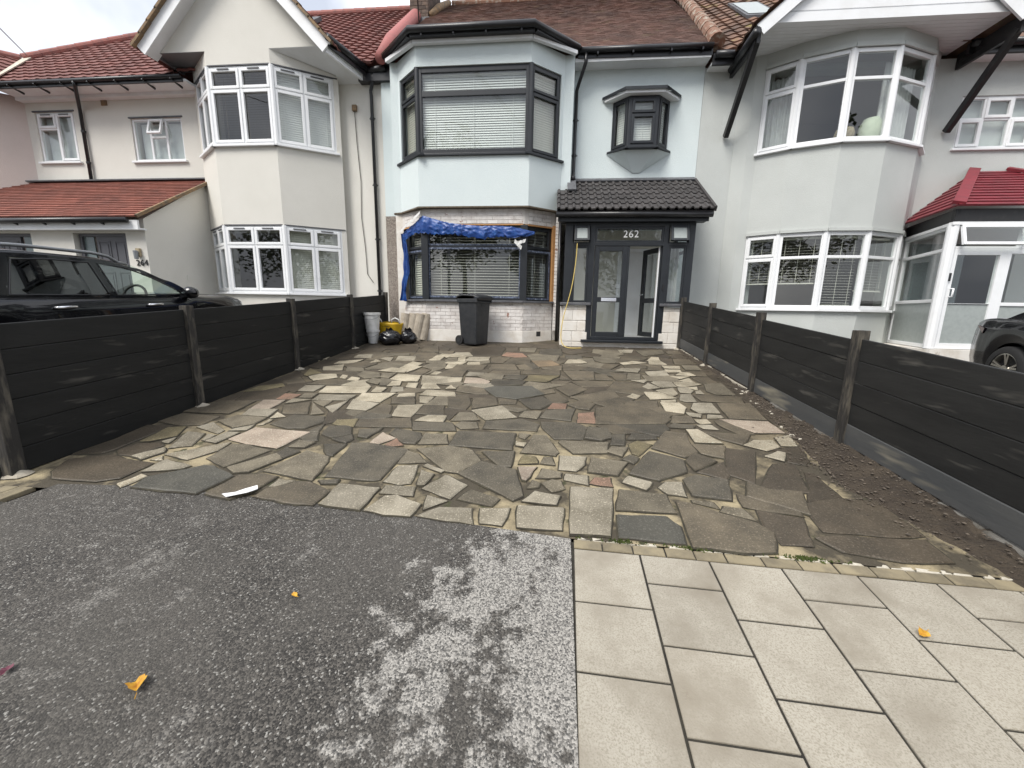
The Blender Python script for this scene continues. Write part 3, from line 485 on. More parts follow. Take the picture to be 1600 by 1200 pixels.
# ------------------------------------------------------------------ the crazy-paved drive
STONES = "s-2396 2326 -2339 2582 -2604 2704 -2682 2706 -2786 2610 -2942 2485 -2917 2351|l-2833 2636 -2791 2694 -3080 2771 -3074 2567|c-2907 2791 -2806 2972 -2825 3134 -3177 2854|g-2525 2713 -2512 2736 -2365 3023 -2644 3108 -2777 3106 -2772 2830|g-2367 2628 -2266 2660 -2158 2878 -2259 2973 -2479 2697|b-2116 2293 -2032 2375 -2001 2611 -2123 2636 -2301 2586 -2330 2333|l-3110 3040 -3226 3300 -3420 3324 -3260 2970|l-3091 3153 -3094 3270 -3178 3291 -3126 3163|l-2944 3114 -2917 3353 -3037 3354 -3068 3142|p-2664 3133 -2341 3072 -2268 3445 -2853 3489 -2903 3204|g-3075 3463 -2938 3582 -2937 3746 -3283 3781 -3348 3604|l-3107 3314 -3110 3393 -3370 3565 -3433 3437|l-2892 3419 -2914 3550 -2939 3513 -3025 3436 -3049 3384|b-3613 3467 -3440 3504 -3460 3733 -3923 3784 -3947 3532|b-3421 3824 -3450 4263 -3834 4216 -4000 4009 -3959 3820|l-3274 2749 -3222 2886 -3293 2966 -3403 2792|c-3100 2758 -3165 2820 -3202 2757|y-3553 3085 -3432 3215 -3537 3425 -3688 3390 -3630 3062|l-3358 3066 -3392 3175 -3439 3084|m-3543 2812 -3404 2804 -3352 3012 -3425 3058 -3603 3037 -3653 2886|m-3627 2407 -3262 2401 -3137 2462 -3129 2709 -3418 2744 -3585 2807 -3868 2703 -3754 2500|c-2997 2351 -2969 2510 -3035 2532 -3069 2387|m-3728 2827 -3688 2895 -3697 3439 -3960 3425 -3912 3085 -3963 2775|d-1266 2637 -1227 2660 -1196 3171 -1594 3258 -1735 3228 -1650 2720 -1651 2650|g-1713 2586 -1762 2878 -1801 2966 -2051 3059 -2157 2682|b-1652 2283 -1526 2282 -1511 2458 -1716 2558 -1795 2559 -1959 2442 -1977 2340|l-1385 2283 -1194 2268 -1179 2530 -1485 2548 -1484 2302|l-1018 2239 -849 2237 -829 2375 -1019 2456 -1094 2439 -1158 2265|l-914 2468 -936 2584 -1143 2578 -1146 2474|l-1058 2606 -982 2632 -1021 2907 -1174 2879 -1187 2637|g-973 2968 -1080 3097 -1202 3158 -1190 2921|l-871 2618 -850 2771 -966 2818 -926 2611|l-1895 2502 -1838 2563 -1967 2576 -1965 2476|d-2152 2902 -2101 3028 -2256 3086 -2261 2961|d-1608 2543 -1508 2555 -1522 2617 -1661 2583|d-1848 3008 -1782 2992 -1780 3223 -1982 3199|d-2534 3511 -2374 3530 -2280 3732 -2365 3853 -2707 3871 -2774 3601|d-2193 3470 -2241 3664 -2292 3443|d-2192 3244 -2086 3271 -2175 3440 -2250 3416 -2270 3307|g-2111 3117 -2085 3229 -2246 3252 -2251 3114|d-1978 3342 -1853 3447 -1924 3600 -2012 3640 -2166 3605 -2122 3415|d-1805 3248 -1777 3336 -1839 3433 -1963 3314|d-1663 3379 -1618 3620 -1819 3546 -1758 3397|p-1498 3256 -1399 3395 -1572 3512 -1589 3273|r-1386 3215 -1273 3255 -1382 3383 -1436 3249|d-1293 3307 -1185 3306 -1157 3438 -1220 3553 -1487 3619 -1487 3490|b-1343 3669 -1441 3926 -1956 3826 -1903 3636|y-1928 3633 -1978 3843 -2183 3781 -2165 3674|p-3102 4030 -3124 4328 -3378 4296 -3312 4005|r-3080 4383 -3084 4565 -3306 4591 -3261 4361|l-2957 3793 -3003 4021 -3310 3983 -3257 3804|c-2771 3816 -2935 3924 -2897 3751|c-2838 3576 -2834 3702 -2872 3716 -2876 3554|b-2589 3925 -2798 4295 -3018 4152 -2867 3912|g-2419 3946 -2768 4299 -2532 3892|g-2547 4164 -2570 4396 -2796 4344|l-2334 3976 -2377 4396 -2513 4146|l-2015 4098 -1977 4349 -2341 4450 -2256 4133|c-1982 4396 -1939 4763 -2354 4711 -2326 4451|g-2045 3892 -2005 4078 -2196 4076 -2187 3974|c-1454 3963 -1445 4368 -1730 4310 -1671 3976|b-1706 3992 -1794 4279 -1918 4356 -1987 4039|b-1555 4377 -1645 4638 -1915 4578 -1829 4367|c-1654 4663 -1699 4793 -1891 4769 -1873 4636|c-1422 4441 -1411 4667 -1591 4671 -1519 4453|c-1077 3858 -1082 4028 -1291 4022 -1376 3859|d-891 3640 -977 3834 -1371 3805 -1302 3608|c-2323 4715 -2378 5000 -2973 4955 -2910 4669|l-2404 4417 -2396 4624 -2849 4594 -2824 4390|g-2867 4460 -2895 4615 -3053 4596 -3020 4441|l-3006 4713 -3007 4982 -3260 4950 -3216 4715|l-2839 4388 -3065 4385 -3048 4217|c-2138 4794 -2143 4968 -2302 5009 -2267 4777|l-1873 4855 -1937 5025 -2083 5037 -2014 4781|c-1759 5017 -1807 5264 -1947 5246 -1914 5059|c-1432 5028 -1569 5262 -1726 5242 -1682 4997|c-1146 4700 -1206 4882 -1391 4945 -1589 4920 -1608 4722|d-309 3275 -309 3645 -866 3643 -867 3302|g-779 2840 -673 2821 -538 3041 -643 3223 -864 3289 -1118 3193|d-373 2604 -224 2481 -155 2553 -237 2912 -406 2967 -529 3019 -671 2811|d-374 2960 -282 2960 -278 3240 -549 3196|g73 3206 101 3271 -9 3619 -130 3620 -222 3234|l-644 2466 -572 2652 -694 2740 -761 2771 -876 2573|g-352 2406 -313 2495 -526 2586 -590 2464|l69 2468 96 2573 -74 2612 -154 2481|l102 2200 119 2429 -176 2426 -164 2201|l-259 2203 -231 2390 -418 2369 -395 2214|l-441 2202 -481 2362 -692 2353 -801 2242|l-662 2432 -812 2487 -785 2321|y-72 3050 -98 3162 -205 3162 -226 3021|g62 3032 41 3166 -23 3159 -46 3052|p-181 2770 -146 2755 -74 2973 -220 2956|g105 2840 111 2911 -28 2957 -77 2810|g43 2625 134 2678 109 2784 42 2795 -23 2741|g-58 2683 -46 2729 -100 2769 -131 2657|l231 2955 299 3070 330 3212 111 3211 97 2961|l307 2751 314 2884 150 2895 138 2806|g-889 3341 -953 3538 -1162 3529 -1147 3297|g-715 3957 -816 4160 -973 4162 -1002 3904|g-852 3694 -686 3730 -734 3881 -895 3880 -932 3786|d-110 3733 -91 3904 -270 4029 -636 3929 -630 3737|d64 3552 324 3583 396 3876 288 4004 -67 3979 -50 3823|g226 3261 511 3306 551 3523 378 3517 122 3516 110 3472|r485 4009 504 4341 331 4279 302 4005|l-810 2806 -789 2839 -949 2927 -969 2892|g-208 3520 -167 3631 -267 3650 -259 3559|c-208 3352 -190 3423 -285 3440 -278 3371|l389 2177 476 2708 180 2692 154 2169|g836 2452 834 2672 524 2705 467 2446|s804 2154 824 2317 765 2409 463 2389 439 2165|b844 2126 1100 2111 1278 2131 1357 2302 1302 2402 1126 2477 961 2583 884 2590|r481 2744 480 2873 369 2861 323 2771|l711 2726 776 2831 623 2909 565 2817|l857 2691 972 2671 996 2866 882 2853 811 2772|g539 2919 653 3133 371 3193 329 2946|d842 2876 1084 3032 1126 3233 880 3374 642 2961|d1022 2693 1263 2656 1355 2925 1133 2977 1027 2907|g998 2595 1135 2543 1122 2617 1000 2626|g1315 2430 1293 2553 1187 2570 1138 2506|b1156 3295 1298 3410 1289 3582 1330 3823 1150 3866 921 3457|b1161 3062 1392 3241 1260 3392 1148 3235|b1322 3388 1480 3321 1586 3575 1300 3583|d849 3830 1055 3729 1201 3921 1196 4040 675 3978|b678 4007 1191 4068 1290 4198 1150 4505 861 4651 546 4475 483 3991|d568 3484 687 3484 735 3737 611 3707|d1012 3649 1018 3725 815 3778 738 3617|y731 3332 776 3287 937 3527 827 3598 732 3516|g631 3246 706 3432 572 3430 515 3332|d703 3127 766 3238 702 3291 634 3199|d498 3560 602 3645 595 3866 396 3876 349 3601|c1350 3631 1586 3630 1476 3937 1362 3924|b1747 4106 1832 3867 1989 3901 1820 4261 1745 4233|b1615 3735 1761 3623 1936 3864 1502 3908|b1522 4151 1533 4343 1351 4321 1269 4121|d1436 3966 1486 4040 1285 4087 1203 3972|m1385 3046 1538 2909 1805 3482 1581 3534|m1353 2948 1405 3029 1442 3241 1170 3042|m1542 2846 1862 2817 2005 3271 1834 3252|m1679 2364 2053 2353 2241 2381 2261 2760 1957 2766 1720 2660|m1674 2179 1924 2130 2199 2148 2211 2334 1716 2323 1593 2295|m1338 2358 1354 2212 1529 2218 1554 2306 1631 2488 1381 2547|b1313 2577 1642 2507 1654 2560 1341 2738|c1915 3517 2074 3618 2091 3761 1911 3740 1772 3617|c2098 3638 2243 3655 2307 3899 2144 3823|l1958 3323 2057 3485 2005 3511 1844 3399|b-2696 5069 -2839 5302 -3219 5297 -3294 5033|c-3304 5200 -3064 5407 -3184 5579 -3417 5548 -3498 5397|y-3548 5437 -3448 5643 -3763 5862 -3622 5474|c-3215 5828 -3384 6195 -3626 5991 -3508 5789|c-2927 5379 -2963 5541 -3075 5565 -3029 5411|c-2685 5254 -2724 5405 -2866 5449 -2852 5284|g-2655 5414 -2466 5530 -2589 5756 -2859 5843 -2878 5619|g-2314 5458 -2325 5791 -2521 5715 -2466 5530|c-2097 5328 -1847 5343 -1902 5651 -2264 5699 -2274 5419|c-2205 5806 -2216 6013 -2519 6082 -2643 5851|g-2823 5933 -2362 6159 -2393 6388 -2810 6455 -2921 5974|g-2850 5824 -2971 6022 -3248 6041 -3141 5786|c-3286 6329 -3243 6589 -3586 6413 -3583 6228|c-2889 6507 -3035 6643 -3023 6364|l-3182 6772 -3289 7074 -3538 7010 -3502 6756|l-2743 6565 -2811 6879 -2969 6829 -2997 6756|l-2353 6670 -2442 7015 -2757 6971 -2671 6601|g-2591 7096 -2659 7284 -3147 7247 -3171 7016|c-2151 6244 -2148 6482 -2350 6580 -2372 6331|g-1684 6193 -1748 6536 -2006 6563 -2074 6254|c-1924 6768 -1923 7086 -2096 7062 -2117 6741|c-1481 6451 -1427 6704 -1745 6636 -1787 6531|g-1589 6683 -1666 7007 -1830 6957 -1824 6716|c-1509 7100 -1739 7319 -1826 7056|b-1909 5746 -1855 6060 -2054 6034 -2115 5768|c-1671 5777 -1658 5908 -1766 5935 -1790 5761|b-1282 5684 -1294 6081 -1568 6152 -1714 5675|c-2016 5116 -2069 5315 -2195 5282 -2171 5057|c-1228 5061 -1335 5227 -1365 5044|g-2331 5116 -2369 5362 -2542 5429 -2555 5252|c-3904 6565 -3967 6833 -4093 6787 -4031 6481|c-3941 6429 -4012 6355 -3993 6055|b-3551 5001 -3364 5107 -3613 5382 -3738 5101|y-3661 4681 -3518 4886 -3615 4992 -3852 4844 -3871 4583|m-3525 6684 -3645 7100 -3899 6990 -3904 6565|m-3239 7313 -3284 7726 -3662 7673 -3645 7100|m-2576 7406 -2707 7990 -3065 8032 -3120 7410|m-3681 7173 -3725 7664 -3935 7547 -3938 7060|b-2151 7465 -2342 8135 -2581 7916 -2510 7496|b-1829 7307 -1866 7586 -2158 7545 -2093 7316|s-652 4765 -392 4700 -62 4939 -233 5303 -719 5241 -861 5108|b-75 4969 84 5064 55 5190 -169 5136|b254 4902 502 5224 294 5522 91 5228|b447 5331 811 5436 769 5614 540 5682 314 5588|b471 4668 880 4955 836 5266 267 4879|b45 4616 172 4631 232 4730 121 5013 -61 4888|d-199 4371 -91 4385 58 4617 -75 4836 -361 4680|b-572 4495 -392 4539 -390 4677 -616 4720|b-859 4290 -590 4471 -645 4717 -923 4682|b-1135 4305 -922 4251 -919 4498 -1012 4811 -1246 4733|l-656 3973 -337 4083 -536 4434 -851 4251|g-451 4299 -339 4254 -240 4366 -552 4454|g-119 4073 -75 4305 -262 4302 -313 4104|d233 4045 303 4432 -22 4352 -82 4114|r194 4419 214 4592 45 4593 -9 4394|b347 4444 459 4419 543 4630 395 4785 235 4550|d-751 5237 -369 5376 -347 5536 -488 5582 -817 5573 -792 5292|d-388 5628 -335 5878 -625 5877 -675 5693|y-41 5543 150 5905 -299 5883 -332 5570|b151 5978 156 6326 -395 6237 -414 5978|b-445 5900 -467 6179 -902 6146 -959 5907|b-509 6222 -580 6571 -958 6520 -965 6178|b-474 6259 -263 6271 -423 6637 -556 6529|o-174 6450 161 6625 19 6982 -314 6888|r-633 7149 -420 7232 -532 7553 -841 7628 -891 7276|b-325 6696 -373 7185 -693 7088 -790 6634|b-796 6680 -703 7192 -1073 7142 -998 6652|p-851 5345 -837 5473 -1000 5617 -1214 5623 -1178 5334|c-1240 5421 -1266 5617 -1483 5623 -1408 5336|b-1076 6127 -1043 6505 -1528 6440 -1562 6102|c-1174 6536 -1197 6720 -1402 6692 -1384 6508|l-1082 6784 -1094 7139 -1462 7088 -1484 6778|m-920 7327 -915 8063 -1128 8169 -1569 7970 -1451 7254|m-638 7717 -656 8209 -922 8130 -848 7688|g-309 7703 -280 8153 -622 8105 -597 7785|d219 7484 209 8156 -203 8032 -209 7482|b337 5722 649 5762 678 6235 212 6253|b906 5762 846 6105 699 6086 667 5764|b958 5768 1114 5789 1191 6225 917 6228|b213 6293 458 6285 650 6559 221 6633|c637 6872 529 7101 316 7072 245 6773|g890 6954 1112 6936 1260 7355 794 7453 785 7136|d579 7210 579 7534 287 7494 278 7221|g1174 7505 1415 7765 1319 8181 864 8182 804 7798|b938 6389 1173 6806 914 6817 818 6496|l1366 6287 1455 6539 1150 6540 1028 6360|l-995 5792 -1002 5939 -1246 5945 -1236 5725|b285 5715 168 5944 147 5731|b-926 4857 -760 4877 -861 5108 -1215 5238 -1198 4955|b60 5431 224 5421 300 5651 26 5583|c1076 4906 1146 5039 1075 5133 955 4965|g1320 5882 1380 6175 1209 6228 1120 5823|c1935 7143 1985 7508 1864 7545 1714 7212|c1976 6913 1956 7146 1735 7165 1680 6919|c1241 6815 1659 7010 1437 7125 1202 6948|g1742 7583 2203 7933 2255 8313 1704 8171|l1356 7902 1581 7910 1664 8227 1354 8183|b2119 6932 2485 7027 2495 7368 2221 7434|b2257 7881 2537 7920 2555 8291 2277 8126|g2178 6552 2431 6586 2458 6887 2208 6899|b2231 6212 2383 6195 2421 6504 2133 6466|c1863 6635 2107 6625 2150 6802 1870 6809|c1843 6349 2063 6417 2089 6565 1841 6549|c2200 6171 2171 6354 2032 6374 1901 6169|c1909 5958 2097 6122 1807 6084|c2051 5747 2044 6010 1860 5851|c1757 5556 1863 5539 2122 5693 1892 5790 1753 5740|b2145 5759 2384 5789 2356 6120 2103 6087|l1510 5465 1731 5523 1737 5770 1487 5771 1437 5700|l1326 5356 1486 5433 1379 5661 1271 5464|l1499 6045 1809 6157 1838 6467 1494 6342|l1335 5687 1424 5862 1172 5796|b1235 6552 1568 6596 1607 6864 1233 6768|b1565 6496 1810 6504 1838 6761 1638 6734|c1555 5064 1647 5178 1665 5456 1409 5310|c1238 4902 1578 4993 1420 5229 1232 5206|l1694 5237 1826 5227 1894 5344 1861 5481 1730 5464|c1970 5409 2012 5558 1854 5509|l1889 5235 1988 5221 2000 5384 1926 5348|g2070 5366 2133 5213 2370 5217 2419 5794 2156 5698|l1652 4859 1776 4875 1817 5200 1670 5155 1601 4923|b1850 4907 2332 4897 2413 5146 2015 5172 1838 5150|b1233 4505 1308 4839 946 4795 876 4629|c1311 4474 1489 4417 1580 4630 1551 4801 1333 4797|l1662 4437 1888 4465 1932 4825 1716 4799 1622 4593|b1931 4320 2304 4311 2394 4882 2004 4834|p2008 3933 2294 3952 2290 4257 1813 4270|c1559 4102 1677 4132 1666 4235 1538 4219|l1554 3987 1686 3972 1664 4097 1516 4080|l1537 4328 1628 4302 1674 4401 1521 4440|l1874 4331 1878 4406 1741 4409 1692 4291|c1361 4823 1521 4843 1542 4916 1359 4870|m-3232 8337 -3474 8463 -3658 8113 -3232 8113|m-1668 8453 -2047 8547 -2269 8225 -2120 7942 -1884 7884 -1591 8143|m749 8295 398 8479 301 8295 552 8073|m-2479 8371 -2597 8505 -2851 8371 -2733 8145 -2556 8167|m120 8671 -290 8671 -404 8208 161 8157|m-1223 8576 -1487 8576 -1580 8441 -1487 8194 -1130 8329|b1763 7435 1603 7667 1295 7550 1295 7320 1656 7231|m728 7872 466 8053 262 7758 410 7591|g170 7459 -314 7518 -431 7386 -314 6912 104 6912|m-783 8632 -997 8606 -1090 8471 -997 8224 -660 8307|b-2067 7215 -2227 7447 -2535 7330 -2535 7100 -2174 7011|b1296 5608 926 5699 747 5229 1164 5071 1371 5305|m1548 8537 1306 8663 1122 8537 1122 8313 1420 8201|m1883 8606 1647 8606 1609 8297 1883 8264 1967 8385|m2538 7741 2353 7838 2212 7569 2397 7472 2538 7569|m-3348 4752 -3563 4805 -3828 4570 -3698 4245 -3249 4350|m-2833 8635 -3271 8635 -3371 8441 -3165 8142 -2813 8229|m-3465 8081 -3885 8081 -3885 7709 -3709 7617 -3465 7709|m1143 8585 750 8666 623 8388 796 8193 1105 8269|m2541 8653 2269 8653 2192 8343 2376 8217 2585 8296|c-1450 5640 -1883 5671 -1750 5197 -1372 5318|m-1571 7972 -1990 7869 -1990 7601 -1700 7449 -1519 7544|m-3391 8475 -3473 8671 -3887 8645 -3868 8225 -3658 8173 -3501 8427|b-2886 6357 -3098 6518 -3426 6228 -3257 6049 -2950 6065|m-2211 8650 -2502 8578 -2475 8352 -2254 8298 -2131 8437|m-3029 8133 -3485 8101 -3461 7751 -3297 7732 -3235 7589 -3107 7671|m-322 8597 -408 8669 -755 8600 -676 8281 -399 8287|m977 7610 768 7846 501 7610 655 7387 917 7452|g942 6852 661 6999 649 6843 424 6655 794 6461|b-1201 4389 -1431 4333 -1431 4057 -1119 4057|m-3477 6145 -3589 6343 -3887 6288 -3887 6002 -3637 5913|g-683 5878 -968 5913 -1061 5735 -871 5521 -683 5592|g205 5414 -291 5536 -363 5345 -149 5151|g1886 6222 1569 6056 1397 6101 1397 5789 1869 5791|m2254 7679 2143 7815 1896 7679 1905 7546 2143 7455|m2237 8668 1848 8644 1967 8430 1930 8314 2160 8301|d1165 6305 650 6529 485 6305 692 6246 933 5968 907 6215|m-3623 5468 -3874 5749 -3874 5121 -3721 5157|b-2114 7089 -2210 7005 -2441 7049 -2343 6653 -2114 6681|m-3499 6475 -3592 6653 -3885 6564 -3877 6332 -3829 6310 -3629 6350|m-3300 5053 -3284 5207 -3574 4959 -3515 4809 -3213 4652|m502 8654 119 8673 184 8296 388 8476|b-2851 7018 -3283 7070 -3181 6810 -3235 6678 -2991 6648 -2972 6836|m866 8187 728 8216 531 8047 694 7932 801 7913|g-1692 6177 -2096 6255 -1844 6038 -1880 5684|c-2552 5217 -2560 5358 -2751 5207 -2799 5011 -2378 5011|m2599 6290 2414 6312 2376 6098 2376 5967 2599 5960|c-2077 6224 -2379 6332 -2394 6064 -2218 6020 -2184 5807|m-611 7753 -696 7600 -516 7559 -465 7377 -266 7557|b201 6621 -140 6442 -116 6340 185 6285|m1675 8119 1559 7894 1270 7531 1585 7670 1754 7472|b-2895 5761 -3230 5779 -3304 5589 -2995 5568 -2898 5376 -2778 5459|m-2006 7842 -2217 8084 -2289 7969 -2146 7561 -2024 7576|m467 8128 244 8334 161 8249 226 8122 236 7833 303 7833|m-3281 6762 -3468 6747 -3534 6793 -3557 6602 -3487 6470 -3239 6589|l-1548 7498 -1806 7465 -1832 7301 -1698 7307 -1517 7135 -1423 7200|g765 7264 480 7164 642 6929 773 6961|b1809 2812 1582 2827 1489 2913 1393 2715 1696 2528|b1043 4875 954 4975 523 4678 663 4554 879 4671|m731 8637 707 8672 498 8667 426 8477 594 8396|b1574 7246 1265 7342 1151 7031 1148 6928 1397 7121 1628 7110|m819 5435 473 5329 447 5011 747 5222|g-1240 4677 -1379 4699 -1404 4453 -1461 4367 -1161 4378|m2205 7412 2023 7457 1976 7404 1976 6986 2087 6933|b-2361 6556 -2251 6648 -2734 6586 -2741 6462 -2376 6367|m-1430 8673 -1840 8673 -1868 8508 -1675 8460 -1603 8303 -1571 8473|b-1607 4905 -1479 4968 -1897 5048 -1927 4735 -1722 4802|c-1771 7292 -2028 7300 -2056 7220 -2099 7068 -1942 7092 -1861 6948|m-2423 8091 -2487 8228 -2839 8043 -2676 7989 -2642 7821|m-2510 8673 -2835 8671 -2810 8427 -2643 8501 -2502 8453|m-2008 3881 -2208 4083 -2401 4029 -2260 3658|m2607 5935 2379 5956 2433 5781 2411 5598 2599 5598|g-1693 6659 -1926 6733 -2142 6659 -2085 6510 -1811 6564|m2594 5513 2573 5587 2406 5564 2353 5164 2453 5093 2564 5146|l-745 5235 -810 5373 -871 5325 -1089 5332 -1169 5235 -862 5123|m-3571 5005 -3744 5140 -3890 5143 -3889 4758 -3809 4886|m2609 6652 2401 6570 2413 6315 2611 6320|b-3077 7350 -3261 7286 -3483 7175 -3509 7052 -3173 7085|b-879 6183 -1291 6108 -1219 5948 -958 5933|m458 7189 180 7295 140 6990 296 7086|m-2291 8215 -2233 8285 -2431 8310 -2421 8069 -2288 8012 -2203 8071|m-3225 5830 -3577 5750 -3445 5662 -3500 5515 -3329 5585|g-1017 6654 -1063 6859 -1227 6758 -1163 6530|m2564 5133 2404 5110 2359 4890 2423 4713 2526 4788|d-1661 3935 -1684 3994 -1853 3999 -2002 4047 -2045 3829 -1715 3883|m2261 3646 1951 3535 2064 3498 1985 3318 2103 3273 2159 3336|b674 3978 494 3934 631 3740 910 3776|c-1525 7090 -1645 6985 -1597 6723 -1471 6738|m-912 8633 -1274 8655 -1354 8580 -1196 8563 -1103 8357 -1101 8503|g-1180 5326 -1254 5392 -1521 5242 -1324 5219 -1238 5083|m-1307 8095 -1481 8185 -1544 8333 -1677 7952|c-1541 6459 -1702 6497 -1685 6228 -1657 6123 -1554 6198|g1283 7495 1106 7532 978 7645 922 7436 1269 7372|b579 6828 273 6769 166 6661 416 6668|m-823 4185 -853 4235 -1169 4286 -1109 4043 -1023 3923 -991 4152|m-2761 8105 -2797 8200 -3069 8146 -3012 8048 -2850 8027|g-2035 5304 -2427 5453 -2286 5081 -2180 5094 -2205 5276|m2616 7184 2494 7027 2261 6945 2471 6897 2493 6683 2616 6706|m2616 7694 2432 7478 2261 7455 2494 7373 2493 7193 2616 7216|b301 7053 73 6903 144 6680 236 6818|d-292 6796 -443 6672 -283 6343 -165 6388|m-1086 8389 -1308 8240 -1303 8136 -1123 8189 -956 8109|m-2541 6049 -2786 5932 -2909 5943 -2855 5861 -2529 5731 -2651 5862|b1483 4392 1313 4452 1279 4614 1169 4513 1290 4257 1337 4347|m2511 4560 2509 4722 2383 4737 2321 4228 2444 4237|m-784 4856 -1031 4848 -959 4688 -662 4726 -519 4722|b1949 6825 1941 6888 1695 6904 1628 6975 1501 6922 1657 6750|m2069 3122 2007 3137 1905 2892 1777 2700 2048 2770|m2614 8044 2567 8097 2526 7906 2325 7887 2612 7723|m-3847 4577 -3894 4524 -3885 4298 -3892 4203 -3716 4263"
bed = [(x, y) for x, y in front[1:]]+[(.165, 2.14), (2.5, 2.06), (2.62, 2.6), (2.7, 8.7), (-3.95, 8.7), (-3.95, 2.42)]
b = MB(); NX, NY = 90, 90; gx0, gx1, gy0, gy1 = -3.97, 2.62, 2.0, 9.3
vs = []; 
for j in range(NY+1):
    for i in range(NX+1):
        x = gx0+(gx1-gx0)*i/NX; t = j/NY
        ylo = next((a[1]+(c[1]-a[1])*(x-a[0])/(c[0]-a[0]) for a, c in zip(bed, bed[1:8]) if a[0] <= x <= c[0]), 2.29 if x < 0 else 2.06)
        y = ylo+(gy1-ylo)*t; vs.append((x, y, gz(y)+.003+.004*(noise.noise((x*6, y*6, 0))) * (1 if t > .02 else 0)))
b.add(vs, [(j*(NX+1)+i, j*(NX+1)+i+1, (j+1)*(NX+1)+i+1, (j+1)*(NX+1)+i) for j in range(NY) for i in range(NX)])
drive = struct(b.build('driveway', 'bed', smooth=True))
rg = random.Random(11); ST = []
for s_ in STONES.split('|'):
    n = list(map(int, s_[1:].split())); P = [(n[i]/1000, n[i+1]/1000) for i in range(0, len(n), 2)]
    cx = sum(p[0] for p in P)/len(P); cy = sum(p[1] for p in P)/len(P)
    P = [(x+(x-cx)/max(.02, math.hypot(x-cx, y-cy))*.006, y+(y-cy)/max(.02, math.hypot(x-cx, y-cy))*.006) for x, y in P]
    A = abs(sum(P[i][0]*P[(i+1) % len(P)][1]-P[(i+1) % len(P)][0]*P[i][1] for i in range(len(P))))/2
    ST.append((A/cy**2, s_[0], P, cy))
ST.sort(key=lambda s_: -s_[0]); small = []
for i, (A, code, P, cy) in enumerate(ST):
    o = slab(P, rg.uniform(.015, .024) if code != 'm' else rg.uniform(.011, .016), 'paving_stone', 'stone_'+code, drive, bev=.006, jit=.006, rg=rg, dirt=.010)
    if i >= 298: small.append((o, code))
if small:                                           # the smallest and farthest stones, joined
    me = bpy.data.meshes.new('small_paving_stones'); V_, F_, mi, codes = [], [], [], sorted({c for _, c in small})
    for o, c in small:
        k = len(V_); V_ += [tuple(o.location+v.co) for v in o.data.vertices]
        for p in o.data.polygons: F_.append(tuple(i+k for i in p.vertices)); mi.append(codes.index(c) if p.material_index == 0 else len(codes))
        bpy.data.objects.remove(o)
    me.from_pydata(V_, [], F_)
    for c in codes: me.materials.append(M['stone_'+c])
    me.materials.append(M['joint_dirt'])
    me.polygons.foreach_set('material_index', mi); o = bpy.data.objects.new('small_paving_stones', me); COL.objects.link(o); o.parent = drive; o['kind'] = 'stuff'

# the strip of soil and grit along the right fence, cement edge of the paving, pebbles
def strip_x(y):                                     # inner edge of the soil
    P = [(1.95, 2.45), (2.1, 2.42), (2.5, 2.32), (2.95, 2.20), (3.4, 2.26), (4.3, 2.47), (5.7, 2.56), (8.4, 2.60)]
    for a, c in zip(P, P[1:]):
        if a[0] <= y <= c[0]: return a[1]+(c[1]-a[1])*(y-a[0])/(c[0]-a[0])
    return P[-1][1]
b = MB(); N1, N2 = 150, 14; vs = []
for j in range(N1+1):
    y = 2.0+6.4*j/N1; xi = strip_x(y)-.05; xo = 2.78
    for i in range(N2+1):
        t = i/N2; x = xi+(xo-xi)*t; edge = min(1, t*3.2)
        h = -.014+.034*edge*(1 if y > 2.6 else .7)+.04*t*max(0, 1-abs(y-3.3)/1.6)+edge*(.030*noise.noise((x*9, y*9, 1))+.016*noise.noise((x*27, y*27, 2)))
        if y < 2.35 and t > .5: h -= .10*(t-.5)*2*min(1, (2.35-y)*4)
        vs.append((x, y, gz(y)+.012+h))
b.add(vs, [(j*(N2+1)+i, j*(N2+1)+i+1, (j+1)*(N2+1)+i+1, (j+1)*(N2+1)+i) for j in range(N1) for i in range(N2)])
soil = b.build('soil_strip', 'soil', smooth=True); soil['kind'] = 'structure'
b = MB(); rg = random.Random(5)
ico = [(0, 0, 1), (.9, 0, .3), (.28, .85, .3), (-.72, .53, .3), (-.72, -.53, .3), (.28, -.85, .3), (0, 0, -.5)]; icf = [(0, i, i % 5+1) for i in range(1, 6)]+[(6, i % 5+1, i) for i in range(1, 6)]
for k in range(3400):
    y = rg.choice([rg.uniform(2.1, 8.3), rg.gauss(3.3, .55), rg.gauss(4.6, .5)])
    if not 2.05 < y < 8.35: continue
    xi = strip_x(y); x = rg.uniform(xi-.10, 2.60) if rg.random() < .8 else xi-abs(rg.gauss(0, .16))
    r = rg.choice([.003, .003, .004, .004, .005, .006, .008, .012]) * rg.uniform(.7, 1.2); t = max(0, (x-xi)/(2.7-xi))
    z = gz(y)+.018+(.022*min(1, t*3)+.04*t*max(0, 1-abs(y-3.3)/1.6) if t > 0 else 0); a = rg.uniform(0, 6.28); sx, sy = r*rg.uniform(.8, 1.5), r
    b.add([(x+(p[0]*sx*math.cos(a)-p[1]*sy*math.sin(a)), y+(p[0]*sx*math.sin(a)+p[1]*sy*math.cos(a)), z+p[2]*r*.7) for p in ico], icf)
peb = b.build('gravel', 'pebble'); tag(peb, 'loose grit and gravel on the soil along the right fence', 'gravel'); peb['kind'] = 'stuff'
for k, (y0, y1) in enumerate(((8.35, 7.5), (7.46, 6.7), (6.66, 6.2), (6.15, 5.45))):    # pale cement edging of the drive
    x0, x1 = 2.635-.004*k, 2.63-.006*k
    slab([(x0-.022, y1), (x1+.022, y1), (x1+.024, y0), (x0-.02, y0)], .035, 'cement_edging', 'cement', drive, bev=.008, jit=.004)
rg = random.Random(8)
